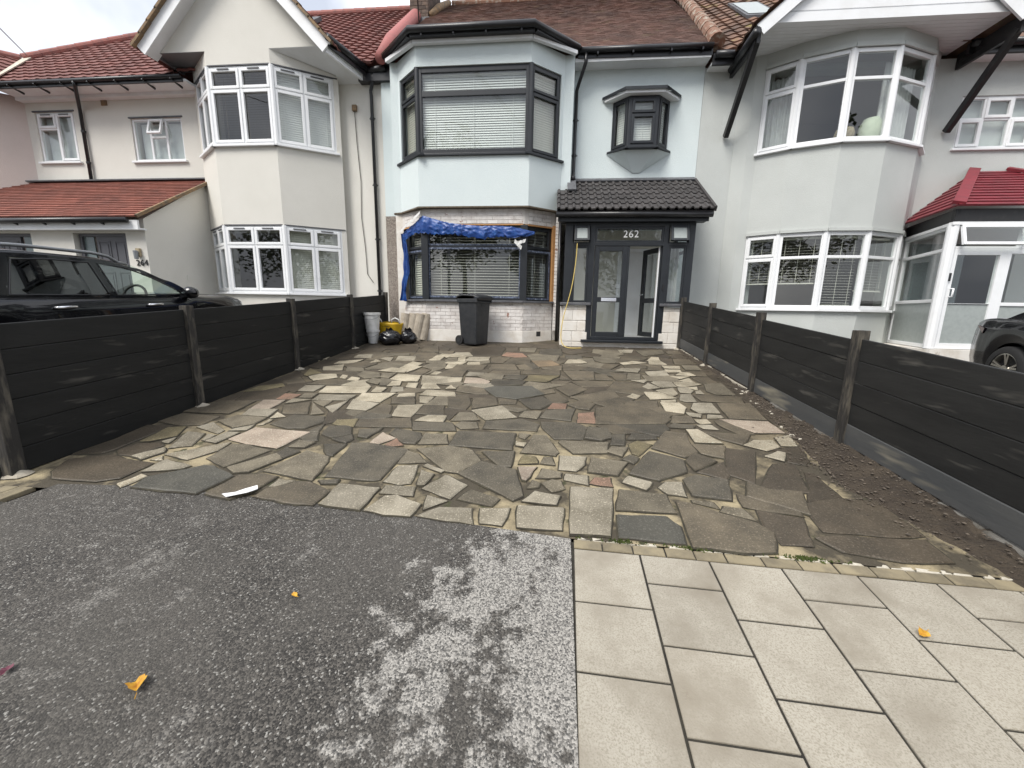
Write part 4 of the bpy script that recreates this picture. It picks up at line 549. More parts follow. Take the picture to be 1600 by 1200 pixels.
for k in range(16):                                 # pale crumbs of cement along the same line, further down
    y = rg.uniform(3.7, 5.5); x = strip_x(y)-.02+rg.uniform(-.06, .07)
    w = rg.uniform(.008, .022); slab([(x-w*1.4, y-w*.5), (x+w, y-w*.7), (x+w*1.3, y+w*.4), (x-w*.6, y+w*.7)], .022, 'cement_crumb', 'chip_white', drive, bev=.004, jit=.004)

# ------------------------------------------------------------------ fences
def fence(label, X, posts, top, slope, nb, face, post_h, faded=False, group=None):
    """boards slotted between posts; face = +1 when the paved side is towards +X"""
    f = thing('timber_fence', label, 'fence', (X, posts[0], gz(posts[0])))
    inv = V3((-X, -posts[0], -gz(posts[0]))); rg = random.Random(int(X*10))
    def part(b, nm, m, **k):
        o = b.build(nm, m, f, **k); o.location = inv; return o
    for i, y in enumerate(posts):
        b = MB(); lean = rg.uniform(-.012, .012); zt = top+slope*(y-2.5)+post_h; zb = gz(y)-.1; w = .045
        b.hexa([(X-w, y-w, zb), (X+w, y-w, zb), (X+w, y+w, zb), (X-w, y+w, zb), (X-w+lean, y-w, zt), (X+w+lean, y-w, zt), (X+w+lean, y+w, zt), (X-w+lean, y+w, zt)])
        part(b, 'post', 'post', bevel=.006)
        b = MB(); n = 14; rr = [(math.cos(6.28*k/n)*.085*rg.uniform(.7, 1.25)+X+face*.03, math.sin(6.28*k/n)*.09*rg.uniform(.7, 1.2)+y) for k in range(n)]
        b.add([(x, yy, gz(yy)+.012) for x, yy in rr]+[(X+face*.03, y, gz(y)+.055)], [(k, (k+1) % n, n) for k in range(n)]); part(b, 'post_footing', 'cement')
    for y0, y1 in zip(posts, posts[1:]):
        dz = rg.uniform(-.012, .012)
        for k in range(nb):
            zt = top-k*.185+dz; a, c = y0+.035, y1-.035; xo = X-face*.006+rg.uniform(-.003, .003); t = .014; g = .0008
            za, zc = zt+slope*(a-2.5)-g, zt+slope*(c-2.5)-g; h = .185-2*g
            if zc < gz(c)-.02 and za < gz(a)-.02: continue
            b = MB(); b.hexa([(xo-t, a, za-h), (xo+t, a, za-h), (xo+t, c, zc-h), (xo-t, c, zc-h), (xo-t, a, za), (xo+t, a, za), (xo+t, c, zc), (xo-t, c, zc)])
            part(b, 'board', ('board_faded' if k == 4 else 'board_lighter') if faded else 'board', bevel=.006)
    return f
fence('black stained board fence on the left side of the paved drive', -3.955, [2.42, 4.02, 5.81, 7.63, 9.3], 1.33, .071, 6, 1, .05)
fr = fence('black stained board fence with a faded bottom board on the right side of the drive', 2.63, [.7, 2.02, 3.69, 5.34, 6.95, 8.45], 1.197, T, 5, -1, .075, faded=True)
b = MB(); y = 1.95; rg = random.Random(2)
while y < 4.6:                                      # rough concrete footing under the near boards
    L = rg.uniform(.3, .5); x = 2.60-rg.uniform(-.004, .012); b = MB(); zt = 1.197+T*(y-2.5)-5*.185-.006
    b.hexa([(x-.012, y+.01, gz(y)-.1), (2.68, y+.01, gz(y)-.1), (2.68, y+L-.01, gz(y+L)-.1), (x-.006, y+L-.01, gz(y+L)-.1), (x, y+.01, zt), (2.68, y+.01, zt), (2.68, y+L-.01, zt+T*L), (x+.004, y+L-.01, zt+T*L)])
    o = b.build('footing_block', 'concrete', fr, bevel=.012); o.location = V3((-2.63, -.7, -gz(.7))); y += L

# ------------------------------------------------------------------ house in the middle (the one with the paved drive)
YM = 9.65
def shell(h, x0, x1, m, zt=6.6, inner=True):
    """party walls, back wall, ceilings and floor of the rooms behind the windows"""
    b = MB(); b.box(x0, x0+.12, YM+.25, 19, 0, zt); b.box(x1-.12, x1, YM+.25, 19, 0, zt); b.box(x0+.12, x1-.12, 18.8, 19, 0, zt); b.build('party_wall', m, h)
    b = MB(); b.box(x0+.12, x1-.12, 12.2, 12.3, .9, 6.4); b.build('room_wall', 'room', h)
    b = MB(); b.box(x0+.12, x1-.12, YM+.02, 18.8, 3.42, 3.62); b.box(x0+.12, x1-.12, YM+.02, 18.8, 6.42, 6.5); b.box(x0+.12, x1-.12, YM+.26, 18.8, .7, .9); b.build('floor', 'room', h)
def bayfloor(h, pts, zs, m='room'):
    b = MB()
    for z in zs: b.poly([(x, y+.06, z) for x, y in pts], (0, 0, .08))
    return b.build('bay_floor', m, h)

A = thing('terraced_house', 'pale blue rendered middle house with unfinished white brick ground floor and dark porch', 'house', (-.5, 9.6, gz(8.8)), 'row of terraced houses')
_A = A.location.copy()
class Sub:                                          # build in world coordinates, parent to a house base
    pass
def fix(root):
    """children were built in world coordinates: move them into the frame of their parents"""
    inv = Matrix.Translation(-root.location)
    for c in root.children:
        c.matrix_parent_inverse = inv
shell(A, -3.95, 3.0, 'render_blue')
# upper storey: main wall right of the bay, return strips and the faceted bay
FM = Fac((.28, YM), (3.0, YM))
wall(A, FM, .6, 6.62, [(.93, 2.03, 4.95, 5.86), (1.18, 2.04, .6, 2.9)], 'render_blue')
UB = [(-3.63, 9.27), (-3.40, 9.26), (-2.88, 8.73), (-.56, 8.73), (.10, 9.26), (.30, 9.27)]
UB[1] = (-3.46, 9.26)
def face(i): return Fac(UB[i], UB[i+1])
ZS, ZT, ZB, ZE = 4.64, 6.25, 3.625, 6.63
for i in (0, 4): wall(A, face(i), ZB, ZE, [], 'render_blue', t=.2)
for i, (e0, e1) in ((1, (.08, 0)), (2, (0, 0)), (3, (0, .08))):
    F = face(i)
    if e0 or e1: wall(A, F, ZB, ZE, [(e0 if e0 else -.1, F.L-e1 if e1 else F.L+.1, ZS, ZT)], 'render_blue', t=.2)
    else: wall(A, F, ZB, ZS, [], 'render_blue', t=.2); wall(A, F, ZT, ZE, [], 'render_blue', t=.2)
MB().box(-3.63, -3.45, 9.27, YM+.1, ZB, ZE).build('bay_return', 'render_blue', A); MB().box(.12, .30, 9.275, YM+.02, ZB, ZE).build('bay_return', 'render_blue', A)
b = MB(); b.poly([(x, y+.004, ZB) for x, y in UB]+[(.3, YM, ZB), (-3.63, YM, ZB)], (0, 0, .05)); b.build('overhang', 'render_blue', A)
b = MB(); b.poly([(x, y, ZB-.03) for x, y in [(-3.66, 9.3), (-3.46, 9.225), (-2.89, 8.715), (-.55, 8.715), (.11, 9.23), (.33, 9.26), (.33, 9.5), (-3.66, 9.5)]], (0, 0, .028)); b.build('drip_bead', 'old_wood', A)
bayfloor(A, [(-3.4, 9.4), (-2.8, 8.9), (-.6, 8.9), (.0, 9.4), (0, 9.8), (-3.4, 9.8)], (3.72, 6.5))
AN = 'anthracite'
F = face(2); w = window(A, F, .0, F.L, ZS, ZT, [(1, [(.27, 'f'), (.73, 'f')])], AN, fw=.10, mw=.10, sill=(.02, .05, AN)); bl(w, F, .1, F.L-.1, ZS+.1, ZT-.13, .045, R(68), 'blind_white', n=-.13)
for i, a, c in ((1, .08, None), (3, None, .08)):
    F = face(i); u0, u1 = a or 0, F.L-(c or 0); w = window(A, F, u0, u1, ZS, ZT, [(1, [(.29, 'o'), (.71, 'o')])], AN, fw=.055, mw=.05, sill=(.10 if a is None else .16, .05, AN)); bl(w, F, u0+.06, u1-.06, ZS+.1, ZT-.13, .045, R(72), 'blind_cream', n=-.13)
for x in UB[2:4]: MB().lathe([(.0, ZS), (.052, ZS), (.052, ZT), (0, ZT)], 10, (x[0], x[1]+.045, 0)).build('corner_post', AN, A)
# eaves over the bay: moulding, fascia, gutter
EV = [(-3.75, 9.30), (-2.92, 8.50), (-.50, 8.50), (.36, 9.26)]
b = MB()
for a, c in zip([(-3.66, 9.2), (-2.9, 8.66), (-.54, 8.66), (.32, 9.2)], [(-2.9, 8.66), (-.54, 8.66), (.32, 9.2)]): b.beam((*a, ZE+.0), (*c, ZE), .08, .065)
b.build('eaves_moulding', 'trim_white', A)
b = MB()
for a, c in zip(EV, EV[1:]): b.beam((a[0], a[1]+.09, ZE+.09), (c[0], c[1]+.09, ZE+.09), .16, .12)
b.beam((.36, 9.34, ZE+.05), (3.02, 9.36, ZE+.02), .06, .16); b.build('fascia', 'black_plastic', A)
gutter(A, [(x, y-.03, ZE+.12) for x, y in EV], .062); gutter(A, [(.34, 9.27, ZE+.09), (3.0, 9.28, ZE+.08)], .055)
b = MB(); b.box(.31, 3.0, 9.34, YM-.002, ZE-.09, ZE-.02); b.build('soffit', 'trim_white', A)
for t in (.1, .36, .62, .9):
    x = -2.92+2.42*t; MB().box(x-.015, x+.015, 8.47, 8.58, ZE+.02, ZE+.16).build('gutter_bracket', 'black_plastic', A)
for x in (.75, 1.45, 2.2, 2.8): MB().box(x-.015, x+.015, 9.24, 9.34, ZE+.0, ZE+.12).build('gutter_bracket', 'black_plastic', A)
pipe(A, [(.52, 9.28, ZE+.04), (.52, 9.30, ZE-.12), (.40, 9.50, ZE-.42), (.37, 9.57, ZE-.50), (.37, 9.57, 4.48), (.36, 9.44, 4.36)], .036, clips=(5.55, 4.85))
MB().lathe([(.0, -.06), (.05, -.06), (.05, .06), (0, .06)], 12, (.36, 9.42, 4.34), 'y').build('pipe_shoe', 'black_plastic', A, smooth=True)
# roof of small plain tiles
TH = math.tan(R(40)); UP = V3((0, 1, TH)).normalized(); EY, EZ = 9.30, 6.74; RL = (14.45-EY)/UP.y
tiled(A, 'roof', 'tile_plain', (-3.9, EY, EZ), (1, 0, 0), UP, [(0, 0), (7.0, 0), (7.0, RL), (0, RL)], .105, .165, lip=.014, seed=2)
AZ = 8.42
d1 = V3((0, 10.72-8.44, 7.98-6.74)).normalized(); L1 = math.hypot(10.72-8.44, 7.98-6.74)
tiled(A, 'bay_roof', 'tile_plain', (-2.95, 8.44, 6.76), (1, 0, 0), d1, [(0, 0), (2.48, 0), (2.48, L1), (0, L1)], .105, .165, lip=.014, seed=3)
def tri_plane(nm, m, P0, P1, P2, g, tw, **k):
    P0, P1, P2 = V3(P0), V3(P1), V3(P2); U = (P1-P0).normalized(); q = P2-P0; N = U.cross(q).normalized(); Vv = N.cross(U)
    return tiled(k.pop('parent'), nm, m, P0, U, Vv, [(0, 0), ((P1-P0).length, 0), (q.dot(U), q.dot(Vv))], g, tw, **k)
tri_plane('bay_roof', 'tile_plain', (-.47, 8.44, 6.76), (.42, 9.22, 6.75), (-.47, 10.72, 7.98), .105, .165, parent=A, lip=.014, seed=4)
tri_plane('bay_roof', 'tile_plain', (-3.85, 9.26, 6.75), (-2.95, 8.44, 6.76), (-2.95, 10.72, 7.98), .105, .165, parent=A, lip=.014, seed=5)
tiled(A, 'roof_back', 'tile_plain', (3.05, 19.6, EZ), (-1, 0, 0), V3((0, -1, TH)), [(0, 0), (7, 0), (7, RL), (0, RL)], .4, .3, seed=6)
ridge(A, [(-3.5, 14.45, EZ+RL*UP.z+.0), (3.1, 14.45, EZ+RL*UP.z)], .11, 'ridge_brown')
def onroof(x, y, h=.0): return V3((x, y, EZ+(y-EY)*TH+h))
b = MB(); b.tube([onroof(-3.80, 9.22, .04), onroof(-4.02, 10.4, .06), onroof(-4.2, 12.85, .07)], [.12, .15, .16], 14); b.build('verge_roll', 'ridge_pink', A, smooth=True)
for k in range(12):
    y = 9.33+k*.425; MB().tube([onroof(3.08+.03*k, y, .03), onroof(3.08+.03*(k+1.06), y+.45, .045)], [.155, .135], 12).build('ridge_tile', 'ridge_brown', A)
# oriel window
O3 = [(1.16, YM), (1.46, 9.36), (2.06, 9.36), (2.35, YM)]
for i in range(3):
    F = Fac(O3[i], O3[i+1]); w = window(A, F, 0, F.L, 4.93, 5.90, [(1, [(.32, 'o'), (.68, 'o')])] if i == 1 else [(1, [(1, 'o')])], AN, n=.0, fw=.075 if i == 1 else .05, mw=.05, sill=(.05, .07, AN))
    bl(w, F, .07, F.L-.07, 5.0, 5.82, .045, R(70), 'blind_white', n=-.10)
b = MB(); b.poly([(.97, 9.6, 5.90), (1.36, 9.24, 5.90), (2.14, 9.24, 5.90), (2.52, 9.6, 5.90), (2.52, YM, 5.90), (.97, YM, 5.90)], (0, 0, .05)); b.build('oriel_soffit', 'trim_white', A)
b = MB(); pr = [(.92, 9.62), (1.34, 9.20), (2.16, 9.20), (2.56, 9.62)]
b.add([(x, y, 5.945) for x, y in pr]+[(x, y, 6.0) for x, y in pr]+[(1.15, YM, 6.10), (1.45, 9.6, 6.12), (2.1, 9.6, 6.12), (2.38, YM, 6.10)], [(0, 1, 5, 4), (1, 2, 6, 5), (2, 3, 7, 6), (4, 5, 9, 8), (5, 6, 10, 9), (6, 7, 11, 10)]); b.build('oriel_roof', 'anthracite', A)
b = MB(); c0 = (1.72, YM-.01, 4.43); tp = [(1.06, YM-.005, 4.885), (1.42, 9.40, 4.885), (2.10, 9.40, 4.885), (2.44, YM-.005, 4.885)]
b.add(tp+[(1.66, YM-.02, 4.50), (1.80, YM-.02, 4.50)], [(0, 1, 4), (1, 2, 5, 4), (2, 3, 5)]); b.build('oriel_corbel', 'render_blue', A)
# ground floor: stripped brick bay
LB = [(-3.46, 9.28), (-2.81, 8.83), (-.64, 8.83), (.0, 9.25)]; W0, W1 = 1.70, 3.27; ZG = gz(8.8)-.05
def lface(i): return Fac(LB[i], LB[i+1])
for z0, z1 in ((ZG, W0-.04), (W1+.02, ZB-.005)):
    b = MB()
    for i in range(3): F = lface(i); b.lbox(F, .0, F.L, -.2, -.006, z0, z1)
    b.build('bay_wall', 'mortar_white', A)
b = MB()
for i in range(3): b.lbox(lface(i), -.006, lface(i).L+.006, -.18, .012, ZG, 1.045)
b.build('plinth', 'plinth_white', A, bevel=.01)
rg = random.Random(21); cache = {}
def brick(F, u0, u1, z, h=.066, m='brick_white', parent=A, n=.004, d=.02):
    j = rg.uniform(-.0025, .003); MB().lbox(F, u0, u1, n-d, n+j, z+rg.uniform(-.001, .001), z+h).build('brick', m, parent)
def courses(F, z0, z1, u0=0, u1=None, m='brick_white', parent=A, L=.225, p=.0775, n=.004):
    z = z0; k = 0; u1 = F.L if u1 is None else u1
    while z+p*.8 < z1:
        u = u0-(L/2 if k % 2 else 0)
        while u < u1-.02:
            a, c = max(u, u0)+.004, min(u+L, u1)-.004
            if c-a > .03: brick(F, a, c, z, min(p-.010, z1-z-.004), m, parent, n)
            u += L
        z += p; k += 1
for i in range(3):
    F = lface(i); e = .10 if i != 1 else .03
    courses(F, 1.052, W0-.05, .0, F.L); courses(F, W1+.03, ZB-.03, e, F.L-e)
    MB().lbox(F, .02, F.L-.02, -.10, -.0, W1-.005, W1+.022).build('lintel', 'raw_wood', A)
for i, u in ((1, .03), (1, lface(1).L-.09), (2, .02), (0, lface(0).L-.10)): MB().lbox(lface(i), u, u+.055, -.08, -.02, W1+.025, ZB-.01).build('batten', 'old_wood', A)
MB().lbox(lface(2), lface(2).L-.05, lface(2).L+.03, -.08, .03, W0-.05, W1+.05).build('timber_strip', 'raw_wood', A)
MB().lbox(lface(2), lface(2).L+.03, lface(2).L+.13, -.12, .0, ZG, ZB-.01).build('brick_return', 'mortar_white', A)
FB2 = Fac((.02, 9.22), (.14, 9.22)); courses(FB2, 1.05, ZB-.02, 0, .10)
MB().lbox(Fac((-3.62, 9.30), (-3.44, 9.285)), 0, .18, -.2, 0, ZG, ZB-.01).build('brick_return', 'plinth_white', A)
MB().box(-3.95, -3.62, 9.52, YM+.05, ZG, ZB-.02).build('pebbledash_panel', 'pebbledash', A)
MB().box(-3.95, -3.62, 9.535, YM+.05, ZB-.02, 6.5).build('return_wall', 'render_blue', A)
MB().box(-3.93, -3.66, 9.44, 9.53, ZG, 1.14).build('plinth', 'concrete', A)
for i in range(3):
    F = lface(i); a, c = (.12, 0) if i == 0 else ((0, 0) if i == 1 else (0, .05)); u0, u1 = a, F.L-c
    w = window(A, F, u0, u1, W0, W1, [(1, [(.25, 'f'), (.75, 'f')])] if i == 1 else [(1, [(.30, 'o'), (.70, 'o')])], AN, n=-.045, fw=.075 if i == 1 else .05, mw=.07, sill=(.05, .075, 'lead'))
    # blue-grey protective film still on the frames
    b = MB(); zt = W1-.075-(W1-W0-.15)*(.25 if i == 1 else .30)
    if i == 1: b.ring(F, u0+.06, u1-.06, W0+.05, zt-.02, .04, -.05, -.041); b.ring(F, u0+.06, u1-.06, zt+.02, W1-.05, .035, -.05, -.041)
    else: b.ring(F, u0+.03, u1-.03, W0+.03, zt+.0, .035, -.03, -.022)
    b.build('protective_film', 'film', w)
    bl(w, F, u0+.08, u1-.08, W0+.1, W1-.12, .058 if i != 0 else .05, R(18) if i != 0 else R(60), 'blind_cream', n=-.17)
for x in LB[1:3]: MB().box(x[0]-.075, x[0]+.075, x[1]-.012, x[1]+.07, W0, W1).build('corner_post', AN, A, bevel=.008)
MB().lbox(lface(2), .36, .47, -.1, .013, .92, 1.03).build('air_brick', 'black_plastic', A)
b = MB(); b.tube([(.12, 9.12, ZB-.05), (.12, 9.12, gz(9)+.0)], .036, 10); b.build('downpipe', 'black_plastic', A, smooth=True)

# porch
YP, PX0, PX1 = 8.49, .22, 2.75; FP = Fac((PX0, YP), (PX1, YP)); U = lambda x: x-PX0
PB = gz(YP)-.03
def blockwall(x0, x1, z0, z1, nm='dwarf_wall'):
    o = MB().box(x0, x1, YP+.012, YP+.12, z0, z1).build(nm, 'mortar_white', A)
    z = z0+.005; k = 0
    while z < z1-.05:
        h = min(.215, z1-z); xs = [x0, x0+(.30 if k % 2 else .20), x1] if x1-x0 > .35 else [x0, x1]
        for a, c in zip(xs, xs[1:]): MB().box(a+.004, c-.004, YP+rg.uniform(-.003, .003), YP+.03, z+.003, z+h-.006).build('block', 'plinth_white', o, bevel=.008)
        z += .218; k += 1
blockwall(.235, .752, PB+.14, 1.605); blockwall(2.195, 2.735, PB+.14, 1.605)
blockwall(.235, 2.735, PB-.02, PB+.14, 'step_wall')
for x in (.245, 2.72): MB().box(x-.06, x+.06, YP+.13, YM, PB-.02, 1.60).build('side_wall', 'plinth_white', A)
for x0, x1 in ((.16, .79), (2.17, 2.80)): MB().box(x0, x1, YP-.06, YP+.14, 1.615, 1.675).build('sill', 'lead', A, bevel=.012)
MB().box(.62, 2.28, YP-.10, YP+.12, .868, .918).build('threshold', AN, A, bevel=.008)
b = MB()
for x0, x1, z0 in ((.22, .40, 1.68), (.70, .82, .92), (2.155, 2.27, .92), (2.61, 2.75, 1.68)): b.box(x0, x1, YP, YP+.07, z0, 3.2)
b.box(.22, 2.75, YP+.002, YP+.068, 2.795, 2.865); b.box(.22, 2.75, YP+.002, YP+.068, 3.155, 3.24); b.box(.82, 2.155, YP+.002, YP+.09, .92, .985)
b.build('porch_frame', AN, A, bevel=.008)
for x in (.22, 2.75-.07):
    F = Fac((x, YM), (x, YP+.07)) if x < 1 else Fac((x+.07, YP+.07), (x+.07, YM)); window(A, F, 0, F.L, 1.68, 3.24, [(1, [(.3, 'f'), (.7, 'f')])], AN, n=0)
for x0, x1, z0, z1, cs in ((.40, .70, 1.68, 2.795, 'f'), (2.27, 2.61, 1.68, 2.795, 'f'), (.82, 2.155, 2.865, 3.155, 'f')):
    w = window(A, FP, U(x0), U(x1), z0, z1, [(1, [(1, cs)])], AN, n=-.008, fw=.04)
    if x0 > 2: curtain(w, FP, U(x0+.03), U(x1-.03), z0+.02, z1, 'curtain', n=-.35, amp=.02, wave=.07)
    if x1-x0 > 1: text(w, '262', .19, (1.515, YP-.0, 3.015), 'number', ext=.004, spacing=1.12)
for x0, x1 in ((.37, .73), (2.24, 2.64)):            # two top-hung vents, ajar
    w = window(A, FP, U(x0), U(x1), 2.84, 3.19, [(1, [(1, 'v')])], AN, n=.0, fw=.03, pane='frosted')
# the fixed left leaf of the double door, and the right leaf swung inwards
def leaf(F, nm, flap):
    d = MB(); d.ring(F, 0, F.L, .985, 2.79, .095, -.06, .0); d.lbox(F, .09, F.L-.09, -.055, -.004, 1.69, 1.79); o = d.build(nm, AN, A, bevel=.007)
    for z0, z1 in ((1.08, 1.69), (1.79, 2.70)): MB().lbox(F, .085, F.L-.085, -.035, -.025, z0, z1).build('pane', 'glass', o)
    if flap: MB().lbox(F, .17, F.L-.17, -.004, .012, 1.705, 1.775).build('letter_plate', 'chrome', o, bevel=.004)
    return o
FL = Fac((.83, YP+.01), (1.475, YP+.01)); leaf(FL, 'door', True)
a = R(68); FR = Fac((2.14-.63*math.cos(a), YP+.03+.63*math.sin(a)), (2.14, YP+.03)); o = leaf(FR, 'door', False)
MB().tube([FR.P(.05, .03, 1.86), FR.P(.05, .05, 1.86), FR.P(.17, .05, 1.86)], .009, 8).build('handle', 'chrome', o, smooth=True)
MB().box(1.475, 1.52, YP+.015, YP+.075, .985, 2.79).build('meeting_stile', AN, A, bevel=.006)
MB().box(2.10, 2.15, YP+.075, YP+.14, .985, 2.79).build('door_jamb', 'upvc_white', A)
MB().box(2.20, 2.235, YP-.014, YP-.0, 1.93, 2.06).build('doorbell', 'black_plastic', A, bevel=.004)
# inside the porch
MB().box(.30, 2.66, YP+.15, YM, .80, .90).build('porch_floor', 'room', A)
FI = Fac((.34, YM-.02), (2.66, YM-.02)); wall(A, FI, .9, 3.3, [(1.12, 1.98, .9, 2.9)], 'blind_cream', t=.1, name='inner_wall')
d = MB(); d.ring(FI, 1.12, 1.98, .92, 2.9, .07, -.08, .02); d.build('inner_door_frame', 'upvc_white', A)
MB().lbox(FI, 1.19, 1.91, -.05, -.02, .93, 2.83).build('inner_door', 'trim_white', A)
# porch roof: fascia, gutter, tiles one by one
b = MB(); b.box(.06, 2.93, 8.36, 8.40, 3.235, 3.40); b.box(.10, 2.90, 8.40, YP+.06, 3.235, 3.262); b.build('fascia', AN, A)
gutter(A, [(.02, 8.30, 3.36), (2.97, 8.30, 3.345)], .055)
RO = V3((.03, 8.245, 3.42)); top = V3((.03, YM-.02, 4.33)); RV = (top-RO); RLn = RV.length; RV.normalize(); RN = V3((1, 0, 0)).cross(RV)
b = MB(); b.poly([RO-RN*.02, RO-RN*.02+V3((2.94, 0, 0)), top-RN*.02+V3((2.94, 0, 0)), top-RN*.02], -RN*.04); b.build('roof_deck', 'black_plastic', A)
ncol, nrow = 10, 6; tw = 2.94/ncol; gg = (RLn-.06)/nrow
def tile_mesh():
    me = bpy.data.meshes.new('roof_tile'); vs = []; N = 16
    for k in range(N+1):
        u = tw*1.01*k/N; ph = (k/N*2) % 1 if k < N else 0; h = .034*max(0, math.sin(ph*math.pi*2))**.7 if ph < .5 else 0
        for vv, hh in ((0, .028), (gg+.03, .004), (0, .0)): vs.append(V3((u, 0, 0))+RV*vv+RN*(h+hh))
    fs = []
    for k in range(N): a = 3*k; c = 3*(k+1); fs += [(a, c, c+1, a+1), (a+2, c+2, c, a)]
    fs += [(0, 1, 2), (3*N, 3*N+2, 3*N+1)]
    me.from_pydata([tuple(v) for v in vs], [], fs); me.materials.append(M['tile_dark']); return me
tm = tile_mesh()
for r_ in range(nrow):
    for c_ in range(ncol):
        if r_ >= 4 and c_ == 0: continue
        o = bpy.data.objects.new('roof_tile', tm); COL.objects.link(o); o.parent = A; o.location = RO+V3((tw*c_, 0, 0))+RV*(gg*r_)+RN*rg.uniform(0, .004)
MB().beam(top+V3((.38, -.05, .02)), top+V3((2.95, -.05, .02)), .14, .03, up=RN).build('flashing', 'lead', A)
MB().beam(RO+V3((2.955, 0, 0))+RN*.01, top+V3((2.955, 0, 0))+RN*.01, .05, .09, up=RN).build('verge', 'tile_dark', A)
b = MB(); b.beam(V3((.33, 8.95, 3.98)), V3((.33, 9.5, 4.36)), .18, .03); b.build('flashing', 'lead', A)
# chimney on the party line
CH = Fac((-4.40, 12.95), (-3.86, 12.95)); CS = Fac((-3.86, 12.95), (-3.86, 14.3))
MB().box(-4.39, -3.87, 12.96, 14.29, 9.2, 12.6).build('chimney', 'mortar_cream', A); chim = A.children[-1] if A.children[-1].name.startswith('chimney') else [c for c in A.children if c.name.startswith('chimney')][0]
courses(CH, 9.62, 11.7, 0, None, 'brick_dark', chim, .235, .098, .006); courses(CS, 9.75, 11.7, 0, None, 'brick_dark', chim, .235, .098, .006)
MB().box(-4.2, -3.80, 12.84, 13.2, 9.45, 9.75).build('flashing', 'lead', A)
b = MB(); b.tube([onroof(-3.78, 13.0, .05), onroof(-3.74, 13.6, .1), onroof(-3.6, 14.4, .08)], [.09, .1, .08], 8); b.build('mortar_fillet', 'verge', A, smooth=True)

# ------------------------------------------------------------------ left house
B = thing('terraced_house', 'cream rendered gabled house on the left with white bay windows and red tiled lean-to porch', 'house', (-8, 9.6, gz(8.8)), 'row of terraced houses')
CR = 'render_cream'; shell(B, -13.1, -3.96, CR)
FW = Fac((-13.1, 9.62), (-3.955, 9.62)); UX = lambda x: x+13.1
wall(B, FW, 0, 6.52, [(UX(-12.86), UX(-11.80), 4.95, 6.08), (UX(-10.28), UX(-8.95), 4.93, 5.88), (UX(-8.05), UX(-5.2), .95, 3.3), (UX(-8.05), UX(-5.2), 3.7, 6.4), (UX(-10.1), UX(-8.75), .8, 2.95)], CR)
window(B, FW, UX(-12.86), UX(-11.80), 4.95, 6.08, [(.5, [(.3, 'o'), (.7, 'f')]), (.5, [(1, 'o')])], sill=(.06, .06, 'upvc_white'), vents=True)
window(B, FW, UX(-10.28), UX(-8.95), 4.93, 5.88, [(.33, [(1, 'f')]), (.34, [(.42, 'v'), (.58, 'f')]), (.33, [(1, 'f')])], sill=(.06, .06, 'upvc_white'))
for x0, x1, z0, z1 in ((-12.8, -11.86, 5.0, 6.02), (-10.2, -9.0, 4.98, 5.82)): MB().box(x0, x1, 9.80, 9.82, z0, z1).build('curtain', 'net', B)
for x0, x1, z in ((-12.9, -11.76, 6.08), (-10.32, -8.91, 5.88)): MB().box(x0, x1, 9.60, 9.63, z, z+.03).build('lintel_bead', 'lead', B)
MB().box(-10.98, -10.83, 9.60, 9.63, 6.18, 6.31).build('air_brick', 'verge', B)
LBY = [(-8.36, 9.45), (-7.46, 8.80), (-6.02, 8.80), (-4.90, 9.46)]
def bf(i): return Fac(LBY[i], LBY[i+1])
Z = dict(l0=1.80, l1=3.27, u0=4.93, u1=6.45)
for i in range(3):
    F = bf(i); a, c = (.10, -.1) if i == 0 else ((-.1, -.1) if i == 1 else (-.1, .10))
    if i == 1:
        for z0, z1 in ((.6, Z['l0']), (Z['l1'], Z['u0']), (Z['u1'], 6.74)): wall(B, F, z0, z1, [], CR, t=.2, name='bay_wall')
    else: wall(B, F, .6, 6.74, [(a, F.L-c, Z['l0'], Z['l1']), (a, F.L-c, Z['u0'], Z['u1'])], CR, t=.2, name='bay_wall')
    for q in ('l', 'u'):
        u0, u1 = (a if a > 0 else 0), F.L-(c if c > 0 else 0)
        w = window(B, F, u0, u1, Z[q+'0'], Z[q+'1'], [(.5, [(.27, 'o'), (.73, 'o')]), (.5, [(.27, 'o'), (.73, 'o')])], n=-.01, fw=.06, mw=.05, sill=(.05, .07, 'upvc_white'), vents=True)
        if i == 2: bl(w, F, u0+.06, u1-.06, Z[q+'0']+.06, Z[q+'1']-.1, .045, R(70), 'blind_white' if q == 'u' else 'blind_cream', n=-.15)
        if i == 1 and q == 'u': bl(w, F, u0+.06, u1-.06, Z[q+'0']+.06, Z[q+'1']-.1, .05, R(20), 'old_wood', n=-.2)
for x in LBY[1:3]:
    for q in ('l', 'u'): MB().lathe([(0, Z[q+'0']), (.06, Z[q+'0']), (.06, Z[q+'1']), (0, Z[q+'1'])], 10, (x[0], x[1]+.04, 0)).build('corner_post', 'upvc_white', B)
for q in ('l1', 'u1'):
    b = MB()
    for i in range(3): b.lbox(bf(i), .02, bf(i).L-.02, -.05, .012, Z[q]+.0, Z[q]+.022)
    b.build('lintel_bead', 'lead', B)
bayfloor(B, [(-8.2, 9.5), (-7.4, 8.95), (-6.1, 8.95), (-5.0, 9.5), (-5.0, 9.8), (-8.2, 9.8)], (.85, 3.5, 6.6))
